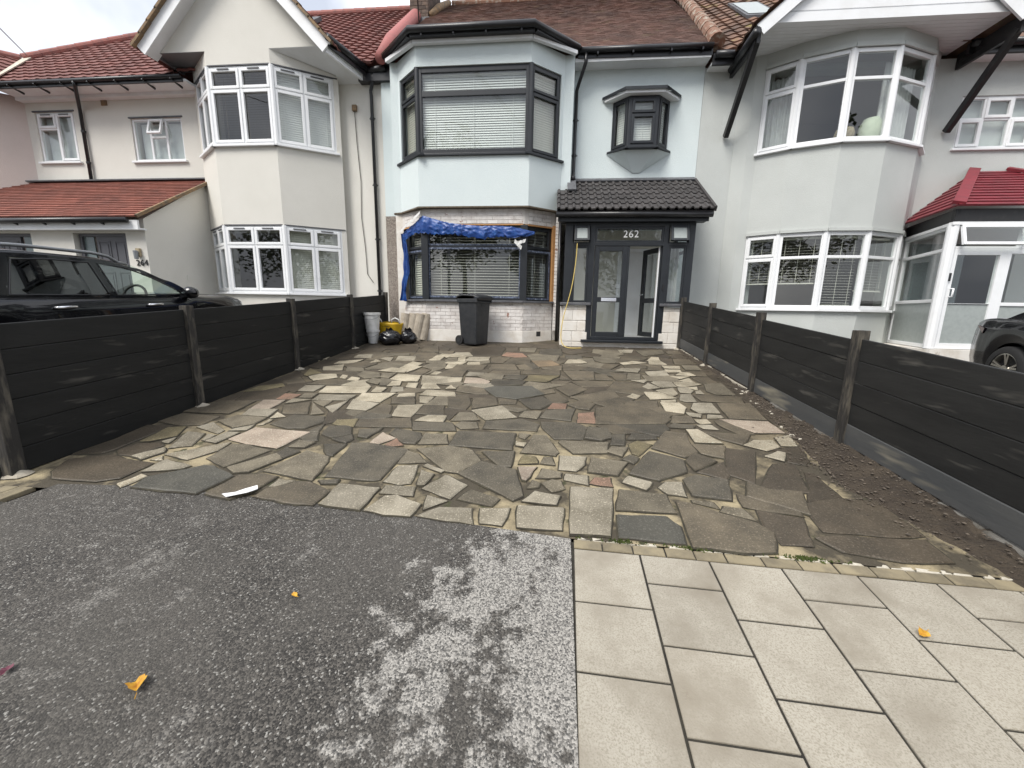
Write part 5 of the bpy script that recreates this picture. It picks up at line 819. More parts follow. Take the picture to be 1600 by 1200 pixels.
# gable over the bay
GZ, AX, AZ = 6.74, -6.62, 8.62
b = MB(); b.poly([(-8.50, 8.80, GZ), (-4.82, 8.80, GZ), (-4.82, 8.80, GZ+.05), (AX, 8.80, AZ-.06), (-8.50, 8.80, GZ+.05)], (0, .15, 0)); b.build('gable_wall', CR, B)
b = MB(); b.poly([(-6.02, 8.802, GZ-.004), (-4.72, 8.802, GZ-.004), (-4.35, 9.62, GZ-.30), (-5.0, 9.62, GZ-.30), (-4.92, 9.42, GZ-.22)], (0, 0, .003)); b.build('soffit', 'trim_white', B)
b = MB(); b.poly([(-8.56, 8.79, GZ-.006), (-7.46, 8.802, GZ-.006), (-8.34, 9.47, GZ-.006), (-8.62, 9.5, GZ-.006)], (0, 0, .004)); b.build('soffit', 'soffit_grey', B)
MB().box(-8.64, -8.585, 8.60, 9.5, GZ-.05, GZ+.14).build('fascia', 'soffit_grey', B)
LF, RF = V3((-8.66, 8.55, 6.66)), V3((-4.62, 8.55, 6.56)); AP = V3((AX, 8.55, 8.66))
for P in (LF, RF):
    nb = (AP-P).cross(V3((0, 1, 0))).normalized(); nb = nb if nb.z > 0 else -nb
    MB().beam(P, AP+(AP-P).normalized()*.05, .035, .24, up=nb).build('bargeboard', 'trim_white', B)
    MB().beam(P+V3((0, .16, 0))-nb*.06, AP+V3((0, .16, 0))-nb*.06, .28, .02, up=nb).build('verge_soffit', 'trim_white', B)
    d = (AP-P).normalized(); nrm = d.cross(V3((0, 1, 0))); nrm = nrm if nrm.z > 0 else -nrm
    U_ = V3((0, 1, 0)) if P is RF else V3((0, -1, 0)); st = P+nrm*.13+V3((0, -.05, 0)); Lr = (AP-P).length+.12
    if P is LF: st = st+V3((0, 5, 0))
    tiled(B, 'gable_roof', 'tile_red', st-d*.06, U_, d, [(0, 0), (5.0, 0), (5.0, Lr), (0, Lr)], .29, .15, 'wave', .025, seg=4, seed=9)
    for k in range(int(Lr/.3)): MB().beam(st+d*(.3*k-.06)+(V3((0, -5, 0)) if P is LF else V3())+nrm*.0, st+d*(.3*k+.27)+(V3((0, -5, 0)) if P is LF else V3())-nrm*.012, .09, .05, up=nrm).build('verge_tile', 'verge', B)
MB().beam((-4.66, 8.58, GZ-.16), (-4.27, 9.62, GZ-.24), .05, .2).build('fascia', 'trim_white', B)
gutter(B, [(-4.58, 8.50, GZ-.02), (-4.18, 9.50, GZ-.12)], .065); MB().beam((-4.60, 8.54, GZ-.10), (-4.2, 9.55, GZ-.2), .04, .12).build('fascia', 'black_plastic', B)
gutter(B, [(-4.30, 9.46, GZ-.13), (-3.78, 9.42, GZ-.12)], .06)
MB().box(-4.42, -3.70, 9.44, 9.6, GZ-.34, GZ-.05).build('fascia', 'black_plastic', B)
pipe(B, [(-4.10, 9.46, 6.58), (-4.10, 9.48, 6.44), (-4.19, 9.54, 6.25), (-4.19, 9.56, 6.15), (-4.19, 9.56, 1.0)], .037, clips=(5.7, 4.3, 3.1, 1.9))
b = MB(); b.tube([(-4.62, 9.6, 5.9), (-4.60, 9.6, 5.2), (-4.55, 9.6, 4.4), (-4.58, 9.6, 3.6), (-4.52, 9.6, 2.9), (-4.5, 9.6, 2.3), (-4.36, 9.6, 2.1)], .008, 6); b.build('cable', 'concrete', B)
MB().box(-4.66, -4.56, 9.56, 9.62, 5.88, 6.0).build('junction_box', 'verge', B)
# main roof planes
UPv = UP; E2 = 6.46
r = lambda y: (y-9.05)/UP.y
tiled(B, 'roof', 'tile_red', (-14.0, 9.05, E2), (1, 0, 0), UP, [(.95, 0), (5.34, 0), (5.34, r(13.2)), (1.6, r(12.9)), (-.35, r(10.72))], .30, .30, 'roman', .014, lip=.034, seg=8, seed=12)
tiled(B, 'roof', 'tile_red', (-8.6, 9.05, E2), (1, 0, 0), UP, [(0, r(9.3)), (4.55, r(9.3)), (4.25, r(14.4)), (0, r(14.4))], .27, .27, 'roman', .018, lip=.036, seg=8, seed=13)
zr = lambda y, h=0: E2+(y-9.05)*TH+h
ridge(B, [(-14.35, 10.72, zr(10.72, .06)), (-12.2, 13.1, zr(13.1, .06))], .10, 'ridge_red')
ridge(B, [(-8.6, 14.4, zr(14.4, .03)), (-4.5, 14.4, zr(14.4, .03))], .10, 'ridge_red', length=.36)
b = MB(); b.poly([(-13.1, 9.1, zr(9.1, .09)), (-12.95, 9.08, zr(9.1, .09)), (-14.15, 10.75, zr(10.75, .07)), (-14.4, 10.75, zr(10.75, .07))], (0, 0, -.03)); b.build('valley_lead', 'chip_white', B)
b = MB(); b.poly([(-14.4, 19.8, 6.4), (-4, 19.8, 6.4), (-4.4, 14.4, 10.9), (-8.7, 14.4, 10.9), (-12.2, 13.1, zr(13.1)), (-14.4, 10.75, zr(10.75))]); b.build('roof_back', 'tile_red', B)
MB().beam(V3((-7.55, 12.6, zr(12.6, .12))), V3((-7.55, 13.3, zr(13.3, .12))), .5, .1, up=(0, -TH, 1)).build('skylight', 'lead', B)
gutter(B, [(-12.95, 9.03, E2-.035), (-8.3, 9.03, E2-.03)], .042); MB().box(-13.0, -8.3, 9.06, 9.10, E2-.12, E2-.02).build('fascia', 'black_plastic', B)
MB().box(-13.1, -8.25, 9.101, 9.615, E2-.10, E2-.05).build('soffit', 'trim_white', B)
b = MB(); b.box(-13.1, -8.25, 9.46, 9.616, E2-.17, E2-.101); b.build('eaves_moulding', 'trim_white', B)
for k in range(7): MB().beam((-12.6+.68*k, 9.0, E2-.07), (-12.6+.68*k, 9.3, E2-.13), .03, .035).build('gutter_bracket', 'black_plastic', B)
pipe(B, [(-10.92, 9.03, E2-.05), (-10.93, 9.05, E2-.12), (-11.45, 9.50, E2-.30), (-11.52, 9.56, E2-.40), (-11.52, 9.56, 4.46)], .037, clips=(5.6, 4.9))
# lean-to porch with two front doors
YL = 7.78; FLn = Fac((-13.4, YL), (-8.36, YL)); UL = lambda x: x+13.4
wall(B, FLn, .4, 3.02, [(UL(-10.02), UL(-8.80), .7, 2.93), (UL(-12.25), UL(-11.02), .7, 2.93)], CR, t=.18, name='porch_wall')
b = MB(); b.poly([(-8.355, YL+.001, .4), (-8.355, 9.62, .4), (-8.355, 9.62, 4.46), (-8.355, YL+.001, 3.20)], (-.15, 0, 0)); b.build('porch_end_wall', CR, B)
def door(x0, x1, sx0, sx1, z1=2.93):
    d = MB(); d.ring(FLn, UL(min(x0, sx0)), UL(max(x1, sx1)), .72, z1, .06, -.16, -.08); o = d.build('door', 'door_grey', B)
    MB().lbox(FLn, UL(x0)+.01, UL(x1)-.01, -.15, -.10, .78, z1-.06).build('door_leaf', 'door_grey', o)
    for i in (0, 1):
        for z0_, z1_ in ((2.28, 2.78), (1.5, 2.16), (.9, 1.4)):
            c = (x0+x1)/2+(-.19 if i == 0 else .19); g = MB(); g.ring(FLn, UL(c-.14), UL(c+.14), z0_, z1_, .03, -.101, -.088); g.lbox(FLn, UL(c-.085), UL(c+.085), -.101, -.09, z0_+.06, z1_-.06); g.build('door_panel', 'door_grey', o, bevel=.006)
    MB().lbox(FLn, UL(sx0)+.03, UL(sx1)-.03, -.14, -.12, .85, z1-.06).build('side_light', 'frosted_dark', o)
door(-9.62, -8.86, -9.98, -9.66); door(-12.2, -11.42, -11.40, -11.05)
MB().box(-13.4, -8.30, 7.60, 7.64, 2.96, 3.14).build('fascia', 'trim_white', B); MB().box(-13.4, -8.30, 7.641, YL, 2.97, 3.0).build('soffit', 'trim_white', B)
LV = V3((0, 9.60-7.56, 4.47-3.20)); tiled(B, 'porch_roof', 'tile_orange', (-13.9, 7.56, 3.20), (1, 0, 0), LV, [(0, 0), (5.62, 0), (5.62, LV.length), (0, LV.length)], .115, .20, lip=.02, seed=14)
gutter(B, [(-13.6, 7.53, 3.12), (-8.45, 7.53, 3.13)], .052)
for k in range(7): MB().beam((-13+.66*k, 7.53, 3.10), (-13+.66*k, 7.66, 3.05), .03, .05).build('gutter_bracket', 'black_plastic', B)
MB().beam((-13.8, 9.54, 4.48), (-8.25, 9.54, 4.48), .14, .03).build('flashing', 'lead', B)
MB().beam((-8.28, 7.58, 3.21), (-8.28, 9.6, 4.47), .05, .06).build('verge', 'verge', B)
text(B, '264', .17, (-8.50, YL-.012, 2.33), 'number_black', spacing=1.1)
l_ = MB().box(-8.58, -8.49, YL-.05, YL, 2.46, 2.62).build('wall_light', 'basket', B, bevel=.006); MB().lathe([(0, 2.40), (.035, 2.40), (.045, 2.56), (0, 2.58)], 12, (-8.53, YL-.09, 0)).build('lamp_shade', 'steel', l_)
MB().box(-8.36, -8.34, 8.62, 9.04, 1.72, 2.17).build('meter_cupboard', 'render_cream', B, bevel=.008)

# far left: the flank of the next house
D = thing('terraced_house', 'pinkish rendered house at the far left edge with a red roof', 'house', (-14.5, 9.2, gz(9)), 'row of terraced houses')
b = MB(); b.poly([(-13.08, 9.625, .3), (-13.9, 8.95, .3), (-13.9, 8.95, 6.42), (-13.08, 9.625, 6.42)], (-.12, .15, 0)); b.build('bay_wall', 'render_pink', D)
b = MB(); b.box(-16.5, -13.93, 8.93, 9.1, .3, 6.42); b.build('bay_wall', 'render_pink', D); MB().box(-14.05, -13.86, 8.86, 9.0, .3, 5.1).build('corner_strip', 'trim_white', D)
b = MB(); b.box(-24, -13.2, 9.66, 19, .3, 6.4); b.build('wall', 'render_pink', D)
tiled(D, 'roof', 'tile_red', (-13.05-.768*3.6, 9.10-.64*3.6, E2), V3((.768, .64, 0)), V3((-1.38, 1.65, 1.42)), [(0, 0), (3.6, 0), (3.58, 2.57), (0, 2.57)], .30, .30, 'roman', .014, lip=.034, seg=8, seed=15)
ridge(D, [(-14.5, 10.78, E2+1.48), (-17, 8.7, E2+1.48)], .10, 'ridge_red')
gutter(D, [(-12.98, 9.02, E2-.04), (-14.2, 8.0, E2-.04)], .06); MB().beam((-13.06, 9.12, E2-.15), (-14.3, 8.1, E2-.15), .05, .14).build('fascia', 'trim_white', D)

# ------------------------------------------------------------------ right house
E_ = thing('terraced_house', 'grey rendered house on the right with wide white bow windows and red porch roof', 'house', (6, 9.6, gz(8.8)), 'row of terraced houses')
GR = 'render_grey'; shell(E_, 3.01, 13.0, GR)
FE = Fac((3.005, 9.645), (13.0, 9.645)); UE = lambda x: x-3.005
wall(E_, FE, 0, 6.5, [(UE(4.4), UE(7.2), .95, 3.3), (UE(4.4), UE(7.2), 3.7, 6.4), (UE(8.0), UE(9.9), 4.87, 5.83), (UE(7.6), UE(9.6), .95, 3.0)], GR)
BW = [(3.72, 9.64), (3.95, 9.50), (4.13, 9.47), (4.63, 9.13), (5.37, 8.84), (6.16, 8.83), (6.99, 9.18), (7.34, 9.56), (7.46, 9.64)]
Z = dict(l0=1.62, l1=3.14, u0=4.77, u1=6.33)
for i in range(8):
    F = Fac(BW[i], BW[i+1]); hs = [(-.1, F.L+.1, Z['l0'], Z['l1']), (-.1, F.L+.1, Z['u0'], Z['u1'])] if 2 <= i <= 6 else []
    for z0, z1 in (((.5, Z['l0']), (Z['l1'], Z['u0']), (Z['u1'], 6.62)) if hs else ((.5, 6.62),)): wall(E_, F, z0, z1, [], GR, t=.18, name='bay_wall')
    if not hs: continue
    for q in ('l', 'u'):
        rows = [(.30, 'o'), (.70, 'o')] if i in (2, 6) else [(.30, 'f'), (.70, 'f')]
        w = window(E_, F, 0, F.L, Z[q+'0'], Z[q+'1'], [(1, rows)], n=-.01, fw=.075 if i not in (2, 6) else .05, mw=.055, sill=(.03, .07, 'upvc_white'))
        if q == 'l' and i < 6: bl(w, F, .07, F.L-.07, (1.72 if i == 4 else (2.02 if i == 5 else 2.16)), 3.02, .055, R(12), 'blind_cream', n=-.17)
        if q == 'u' and i in (2, 5): curtain(w, F, .04, F.L-.04, 4.8, 6.2, 'curtain', n=-.26)
for x in BW[3:7]:
    for q in ('l', 'u'): MB().lathe([(0, Z[q+'0']), (.055, Z[q+'0']), (.055, Z[q+'1']), (0, Z[q+'1'])], 10, (x[0], x[1]+.045, 0)).build('corner_post', 'upvc_white', E_)
bayfloor(E_, [(4.15, 9.6), (4.65, 9.28), (5.38, 9.0), (6.15, 9.0), (6.9, 9.3), (7.2, 9.62), (7.2, 9.8), (4.15, 9.8)], (.85, 3.5, 6.5))
for q in ('l1', 'u1'):
    b = MB()
    for i in range(2, 7): b.lbox(Fac(BW[i], BW[i+1]), .0, Fac(BW[i], BW[i+1]).L, -.03, .035, Z[q]+.0, Z[q]+.06)
    b.build('window_hood', GR, E_)
# things on the bay window ledge upstairs
t_ = tag(MB().lathe([(.0, 0), (.17, .0), (.20, .12), (.19, .35), (.13, .48), (0, .52)], 18, (6.10, 9.22, 4.80)).build('cushion', 'toy', smooth=True), 'pale green padded shape behind the upstairs bow window of the right house', 'cushion')
t_ = tag(MB().lathe([(.0, 0), (.13, .0), (.17, .2), (.14, .3), (.06, .33), (0, .33)], 18, (5.62, 9.20, 4.80)).build('basket', 'basket', smooth=True), 'woven basket standing behind the upstairs bow window of the right house', 'basket')
w = window(E_, FE, UE(8.0), UE(9.9), 4.87, 5.83, [(.3, [(.42, 'f'), (.58, 'o')]), (.36, [(.42, 'o'), (.58, 'f')]), (.3, [(.42, 'f'), (.58, 'o')]), (.34, [(.42, 'f'), (.58, 'f')])], sill=(.05, .05, 'upvc_white')); MB().lbox(FE, UE(8.05), UE(9.85), -.2, -.18, 4.9, 5.8).build('curtain', 'net', w)
# gable with boarded face and soffit
GY, GB = 8.50, 6.62; LFp, RFp = V3((3.55, GY, 6.50)), V3((7.72, GY, 6.54)); APx = V3((5.64, GY, 8.28))
b = MB(); b.poly([(3.72, GY+.06, GB), (7.56, GY+.06, GB), (5.64, GY+.06, 8.24)], (0, .08, 0)); b.build('gable_face', 'trim_white', E_)
for k in range(5):
    z = GB+.16+.26*k; hw = 1.92*(8.24-z)/1.62-.1; MB().box(5.64-hw, 5.64+hw, GY+.048, GY+.062, z, z+.235).build('cladding_board', 'trim_white', E_)
MB().box(3.70, 7.58, GY+.035, GY+.10, GB-.02, GB+.13).build('cladding_board', 'trim_white', E_)
for k in range(12): MB().box(3.66, 7.62, GY+.10+.095*k, GY+.189+.095*k, GB-.012, GB+.006).build('soffit_board', 'trim_white', E_)
for P in (LFp, RFp):
    d = (APx-P).normalized(); nrm = d.cross(V3((0, 1, 0))); nrm = nrm if nrm.z > 0 else -nrm
    MB().beam(P-d*.05+V3((0, -.02, 0)), APx+d*.04+V3((0, -.02, 0)), .04, .20, up=nrm).build('bargeboard', 'trim_white', E_)
    st = P+nrm*.12+V3((0, -.06, 0)); Lr = (APx-P).length+.1; lf = P is LFp
    tiled(E_, 'gable_roof', 'tile_brown', (st+V3((0, 4.5, 0)) if lf else st)-d*.1, V3((0, -1, 0)) if lf else V3((0, 1, 0)), d, [(0, 0), (4.5, 0), (4.5, Lr), (0, Lr)], .30, .30, 'wave', .03, seg=8, seed=16)
for xs, y0 in ((3.52, 0), (7.76, 1)):
    s_ = -1 if xs < 5 else 1
    gutter(E_, [(xs+s_*.06, 8.45, 6.44), (xs+s_*.03, 9.55, 6.40)], .075); MB().box(xs-.03, xs+.03, 8.50, 9.62, 6.28, 6.55).build('fascia', 'black_wood', E_)
    MB().beam((xs+.0, 9.58, 5.16), (xs+.0, 8.56, 6.36), .09, .11).build('strut', 'black_wood', E_); MB().beam((xs+s_*.0, 9.6, 6.3), (xs+s_*.0, 9.6, 5.15), .08, .07).build('strut', 'black_wood', E_)
    MB().beam((xs, 9.2, 5.68), (xs, 9.2, 6.3), .05, .05).build('strut', 'black_wood', E_)
r = lambda y: (y-9.28)/UP.y
tiled(E_, 'roof', 'tile_brown', (3.1, 9.28, 6.60), (1, 0, 0), UP, [(.03, 0), (.55, 0), (3.0, r(12)), (3.0, r(14.4)), (.5, r(14.4))], .30, .30, 'wave', .035, lip=.03, seg=8, seed=17)
tiled(E_, 'roof', 'tile_brown', (7.4, 9.28, 6.60), (1, 0, 0), UP, [(.1, 0), (6, 0), (6, r(14.4)), (-1.6, r(14.4)), (-1.6, r(11.2))], .30, .30, 'wave', .035, lip=.03, seg=8, seed=18)
b = MB(); b.poly([(3.0, 19.6, 6.6), (13.2, 19.6, 6.6), (13.2, 14.4, 10.95), (3.0, 14.4, 10.95)]); b.build('roof_back', 'tile_brown', E_)
gutter(E_, [(3.05, 9.24, 6.53), (3.56, 9.24, 6.52)], .065); MB().box(3.03, 3.56, 9.30, 9.36, 6.38, 6.58).build('fascia', 'black_plastic', E_)
gutter(E_, [(7.66, 9.24, 6.54), (13, 9.24, 6.55)], .065); MB().box(7.66, 13, 9.30, 9.36, 6.40, 6.58).build('fascia', 'black_plastic', E_)
MB().box(3.03, 3.55, 9.361, 9.645, 6.42, 6.46).build('soffit', 'trim_white', E_); MB().box(7.75, 13, 9.361, 9.645, 6.42, 6.46).build('soffit', 'trim_white', E_)
zq = lambda y, h=0: 6.60+(y-9.28)*TH+h
sk = MB(); sk.poly([(4.42, 11.5, zq(11.5, .10)), (5.2, 11.5, zq(11.5, .10)), (5.2, 12.85, zq(12.85, .10)), (4.42, 12.85, zq(12.85, .10))], (0, .03, -.1)); sk = sk.build('skylight', 'lead', E_)
b = MB(); b.poly([(4.5, 11.6, zq(11.6, .115)), (5.12, 11.6, zq(11.6, .115)), (5.12, 12.75, zq(12.75, .115)), (4.5, 12.75, zq(12.75, .115))]); b.build('pane', 'frosted', sk)
# white glazed porch with painted red roof
YQ = 8.0; PB2 = .93
FQ = Fac((6.90, YQ), (10.4, YQ)); FS = Fac((7.40, 9.60), (6.90, YQ)); UQ = lambda x: x-6.9
MB().box(6.86, 10.4, YQ-.08, 9.6, .3, PB2-.01).build('porch_base', 'plinth_white', E_)
window(E_, FS, 0, FS.L, PB2, 3.10, [(1, [(.17, 'f'), (.44, 'f'), (.39, 'x')])], n=0, fw=.07, mw=.06)
MB().lathe([(0, PB2), (.08, PB2), (.08, 3.1), (0, 3.1)], 10, (6.93, YQ+.04, 0)).build('corner_post', 'upvc_white', E_)
w = window(E_, FQ, .06, .94, PB2, 2.68, [(1, [(.54, 'f'), (.46, 'x')])], n=.0, fw=.10, mw=.006, name='door')
MB().tube([FQ.P(.16, .0, 1.86), FQ.P(.16, .055, 1.86), FQ.P(.16, .055, 2.0), FQ.P(.16, .0, 2.0)], .014, 8).build('handle', 'upvc_white', w, smooth=True); MB().lbox(FQ, .03, .11, .0, .03, 2.13, 2.27).build('doorbell', 'black_plastic', w, bevel=.006)
w = window(E_, FQ, .94, 2.2, PB2, 2.68, [(1, [(.54, 'f'), (.46, 'x')]), (.5, [(.54, 'f'), (.46, 'x')])], n=.0, fw=.08, mw=.06)
w = window(E_, FQ, .06, 1.15, 2.68, 3.10, [(1, [(1, 'v')])], n=.0, fw=.045); w = window(E_, FQ, 1.15, 2.2, 2.68, 3.10, [(1, [(1, 'o')])], n=.0, fw=.045)
b = MB(); b.lbox(FQ, -.02, 3.5, -.05, .02, 3.10, 3.34); b.lbox(FS, -.0, FS.L+.02, -.05, .02, 3.101, 3.335); b.build('fascia', 'black_wood', E_)
b = MB(); b.lbox(FQ, -.04, 3.5, -.05, .035, 3.075, 3.125); b.lbox(FS, -.0, FS.L+.04, -.05, .035, 3.076, 3.124); b.build('porch_head', 'upvc_white', E_)
c0, c1, h0, h1 = V3((6.80, 7.88, 3.37)), V3((10.7, 7.88, 3.37)), V3((8.45, 9.6, 4.42)), V3((9.05, 9.6, 4.42)); lw = V3((7.22, 9.6, 3.37))
dq = V3((0, 9.6-7.88, 1.05)); Lq = dq.length
tiled(E_, 'porch_roof', 'tile_paint', c0, (1, 0, 0), dq, [(0, 0), (3.9, 0), (2.25, Lq), (1.65, Lq)], .155, .3, lip=.02, seed=19)
tri_plane('porch_roof', 'tile_paint', lw, c0, h0, .155, .3, parent=E_, lip=.02, seed=20)
MB().beam(c0+V3((.03, .03, .05)), h0+V3((0, 0, .05)), .17, .05, up=(0, -.5, 1)).build('hip_ridge', 'tile_paint', E_)
MB().beam(c1+V3((-.03, .03, .05)), h1+V3((0, 0, .05)), .17, .05, up=(0, -.5, 1)).build('hip_ridge', 'tile_paint', E_)
FI2 = Fac((7.45, 9.58), (10.4, 9.58)); MB().lbox(FI2, .1, 1.1, 0, .04, .95, 3.0).build('inner_door', 'frosted_dark', E_)
for h in (A, B, D, E_): fix(h)

# ------------------------------------------------------------------ things on the drive
# blue plastic sheet taped over the window head
def sheetmesh(path, n=90):
    """path: list of (x, y, ztop, zbottom) the sheet hangs between"""
    b = MB(); m = 12; vs = []; L = len(path)-1
    for i in range(n+1):
        t = i/n*L; k = min(int(t), L-1); f = t-k; p = [path[k][j]*(1-f)+path[k+1][j]*f for j in range(4)]
        for j in range(m+1):
            s_ = j/m; z = p[2]*(1-s_)+p[3]*s_; ph = noise.noise((t*2.2, s_*3.2, 3)); ph2 = noise.noise((t*6+s_*3, s_*9, 7))
            fold = .035*ph+.02*ph2+.022*math.sin(t*8+s_*3+4*ph); vs.append((p[0]+.012*ph2, p[1]-.03-abs(fold)-.02*math.sin(s_*3.1), z+(.05*noise.noise((t*4.5, s_*2, 9))+.03*noise.noise((t*13, s_, 5)))*(s_ if j else .2)))
    b.add(vs, [(i*(m+1)+j, (i+1)*(m+1)+j, (i+1)*(m+1)+j+1, i*(m+1)+j+1) for i in range(n) for j in range(m)]); return b
sh = thing('plastic_sheet', 'crumpled blue plastic sheet taped over the top of the ground floor window', 'plastic sheet', (-2.6, 8.8, 3.3))
parts = []
parts.append(sheetmesh([(-3.40, 9.18, 3.17, 2.98), (-3.05, 8.97, 3.33, 3.12), (-2.82, 8.80, 3.45, 3.10), (-2.5, 8.79, 3.36, 3.06), (-2.2, 8.79, 3.29, 3.07), (-1.9, 8.79, 3.26, 3.03), (-1.5, 8.79, 3.23, 2.97), (-1.2, 8.79, 3.24, 3.02), (-.85, 8.79, 3.21, 2.99), (-.42, 8.86, 3.13, 3.06)]).build('sheet', 'tarp', sh, smooth=True))
b = MB(); n = 40; vs = []
for i in range(n+1):
    s_ = i/n; z = 3.15-1.48*s_; wd = .045+.03*math.sin(s_*3.3)+.02*noise.noise((s_*5, 3, 1))+.05*max(0, s_-.8)*5
    cx = -3.40+.05*math.sin(s_*4.2)+.03*noise.noise((s_*6, 0, 2)); cy = 9.17
    for j in range(7):
        a = (j/6-.5); vs.append((cx+a*2*wd, cy-.04-.035*math.cos(j*2.1+s_*7)-.02*noise.noise((s_*9, j, 4))+a*-.04, z+.01*noise.noise((s_*15, j*2, 5))))
b.add(vs, [(i*7+j, (i+1)*7+j, (i+1)*7+j+1, i*7+j+1) for i in range(n) for j in range(6)]); parts.append(b.build('sheet', 'tarp', sh, smooth=True))
for (x0, y0, z0), (x1, y1, z1) in (((-3.43, 9.12, 3.20), (-2.86, 8.74, 3.50)), ((-.83, 8.74, 2.93), (-.68, 8.72, 2.78)), ((-.78, 8.73, 2.88), (-.60, 8.73, 2.93))):
    b = MB(); n = 10; p, q = V3((x0, y0, z0)), V3((x1, y1, z1)); vs = []
    for i in range(n+1):
        c = p+(q-p)*(i/n)
        for j in (-1, 0, 1): vs.append((c.x+.01*j, c.y-.03-.012*noise.noise((i*1.7, j, x0)), c.z+j*.035+.02*noise.noise((i*.9, j*2, 1))))
    b.add(vs, [(i*3+j, (i+1)*3+j, (i+1)*3+j+1, i*3+j+1) for i in range(n) for j in range(2)]); parts.append(b.build('tape', 'white_plastic', sh))
for p in parts: p.location = -sh.location
# wheeled bin
def bin_():
    o = thing('wheelie_bin', 'black wheeled rubbish bin standing in front of the bay window', 'bin', (-1.62, 8.36, gz(8.36)+.02))
    b = MB(); w0, d0, w1, d1 = .205, .20, .24, .245
    b.hexa([(-w0, -d0, .008), (w0, -d0, .008), (w0, d0, .008), (-w0, d0, .008), (-w1, -d1, .93), (w1, -d1, .93), (w1, d1, .93), (-w1, d1, .93)]); b.build('body', 'bin', o, bevel=.03)
    b = MB(); b.ring(Fac((-.26, 0), (.26, 0)), 0, .52, .87, .95, .03, -.265, .27); b.build('rim', 'bin', o, bevel=.01)
    b = MB(); vs = []
    for i, (y, z) in enumerate(((-.30, .945), (-.295, .985), (-.18, 1.02), (.08, 1.035), (.22, 1.02), (.275, .97))):
        for x in (-.275, -.22, 0, .22, .275): vs.append((x, y, z+(.014 if abs(x) < .25 and 0 < i < 5 else -.01)))
    b.add(vs, [(i*5+j, i*5+j+1, (i+1)*5+j+1, (i+1)*5+j) for i in range(5) for j in range(4)]); ld = b.build('lid', 'bin', o, smooth=True); sm = ld.modifiers.new('t', 'SOLIDIFY'); sm.thickness = .02
    MB().tube([(-.23, .30, .97), (.23, .30, .97)], .017, 10).build('handle', 'bin', o, smooth=True)
    for x in (-.235, .235):
        wz = MB(); wz.tube([(x-.03, .21, .10), (x+.03, .21, .10)], .10, 20); k = wz.build('wheel', 'rubber', o, bevel=.012); MB().tube([(x-.036, .21, .10), (x+.036, .21, .10)], .045, 14).build('hub', 'bin', k)
    MB().box(-.06, .06, -.247, -.23, .80, .86).build('label_plate', 'bin', o)
    o.rotation_euler = (0, 0, R(62)); return o
bin_o = bin_()
def bucket(r0, r1, h, z, x, y, label, name='bucket', text_band=True):
    o = thing(name, label, 'bucket', (x, y, z), 'white plastic tubs stacked by the fence'); MB().lathe([(0, 0), (r0, 0), (r1, h), (r1+.012, h), (r1+.012, h-.03), (r1+.006, h-.035)], 28).build('body', 'white_plastic', o, smooth=False)
    MB().lathe([(r1+.014, h-.01), (r1+.016, h+.012), (r1-.005, h+.016), (0, h+.012)], 28).build('lid', 'white_plastic', o)
    b = MB(); b.tube([((r1+.016)*math.cos(a), -(r1+.016)*abs(math.sin(a)), h-.03-.10*math.sin(a)) for a in [math.pi*i/14 for i in range(15)]], .004, 6); b.build('handle', 'steel', o); return o
zb = gz(8.2)+.02
bucket(.095, .125, .27, zb, -3.79, 8.22, 'smaller white plastic tub at the bottom of the stack by the left fence')
bucket(.135, .165, .34, zb+.29, -3.80, 8.22, 'large white plastic tub standing on a smaller one by the left fence')
def blob(name, label, loc, rx, ry, rz, seed, m='bag_black', cat='rubbish bag', knot=True, group='black rubbish bags by the left fence'):
    o = thing(name, label, cat, loc, group); b = MB(); n, k = 44, 22; vs = []
    for j in range(k+1):
        th = math.pi*j/k
        for i in range(n):
            a = 2*math.pi*i/n; d = V3((math.sin(th)*math.cos(a), math.sin(th)*math.sin(a), math.cos(th)))
            f = 1+.17*noise.noise(d*1.9+V3((seed, 0, 0)))+.10*noise.noise(d*4.5+V3((0, seed, 0)))+.05*(1-abs(noise.noise(d*8+V3((seed, seed, 0)))))
            vs.append((d.x*rx*f, d.y*ry*f, max(0, rz*.92+d.z*rz*f)))
    b.add(vs, [(j*n+i, (j+1)*n+i, (j+1)*n+(i+1) % n, j*n+(i+1) % n) for j in range(k) for i in range(n)]); b.build('bag', m, o, smooth=True)
    if knot:
        c = MB(); c.add([(0, 0, rz*1.75), (.05, -.03, rz*1.75+.10), (-.06, .0, rz*1.75+.09), (-.10, .04, rz*1.75+.02), (.09, .02, rz*1.75+.03), (.0, -.05, rz*1.75+.06)], [(0, 1, 5), (0, 5, 2), (0, 2, 3), (0, 4, 1)]); c.build('tie', m, o)
    return o
blob('rubbish_bag', 'larger black rubbish bag in front of the yellow bag', (-3.41, 8.17, gz(8.1)+.012), .235, .20, .155, 3.1)
blob('rubbish_bag', 'smaller black rubbish bag in front of the curved roof tiles', (-3.06, 8.33, gz(8.3)+.012), .175, .17, .145, 8.4)
yb = thing('rubble_bag', 'yellow bag with pale handles behind the black rubbish bags', 'bag', (-3.58, 8.62, gz(8.6)+.02))
b = MB(); prof = [(.20, 0), (.24, .18), (.265, .36), (.275, .40), (.262, .40)]; b.lathe(prof, 28); b.v = [(x*1.15*(1+.05*noise.noise((x*4, y*4, z*3))), y*.8, z+.03*noise.noise((x*5, y*5, 2))) for x, y, z in b.v]; b.build('body', 'bag_yellow', yb, smooth=True)
for sx in (-1, 1): MB().tube([(sx*.20-.09, -.16, .38), (sx*.20-.07, -.18, .47), (sx*.20, -.18, .50), (sx*.20+.07, -.18, .47), (sx*.20+.09, -.16, .38)], .014, 8).build('handle', 'white_plastic', yb, smooth=True)
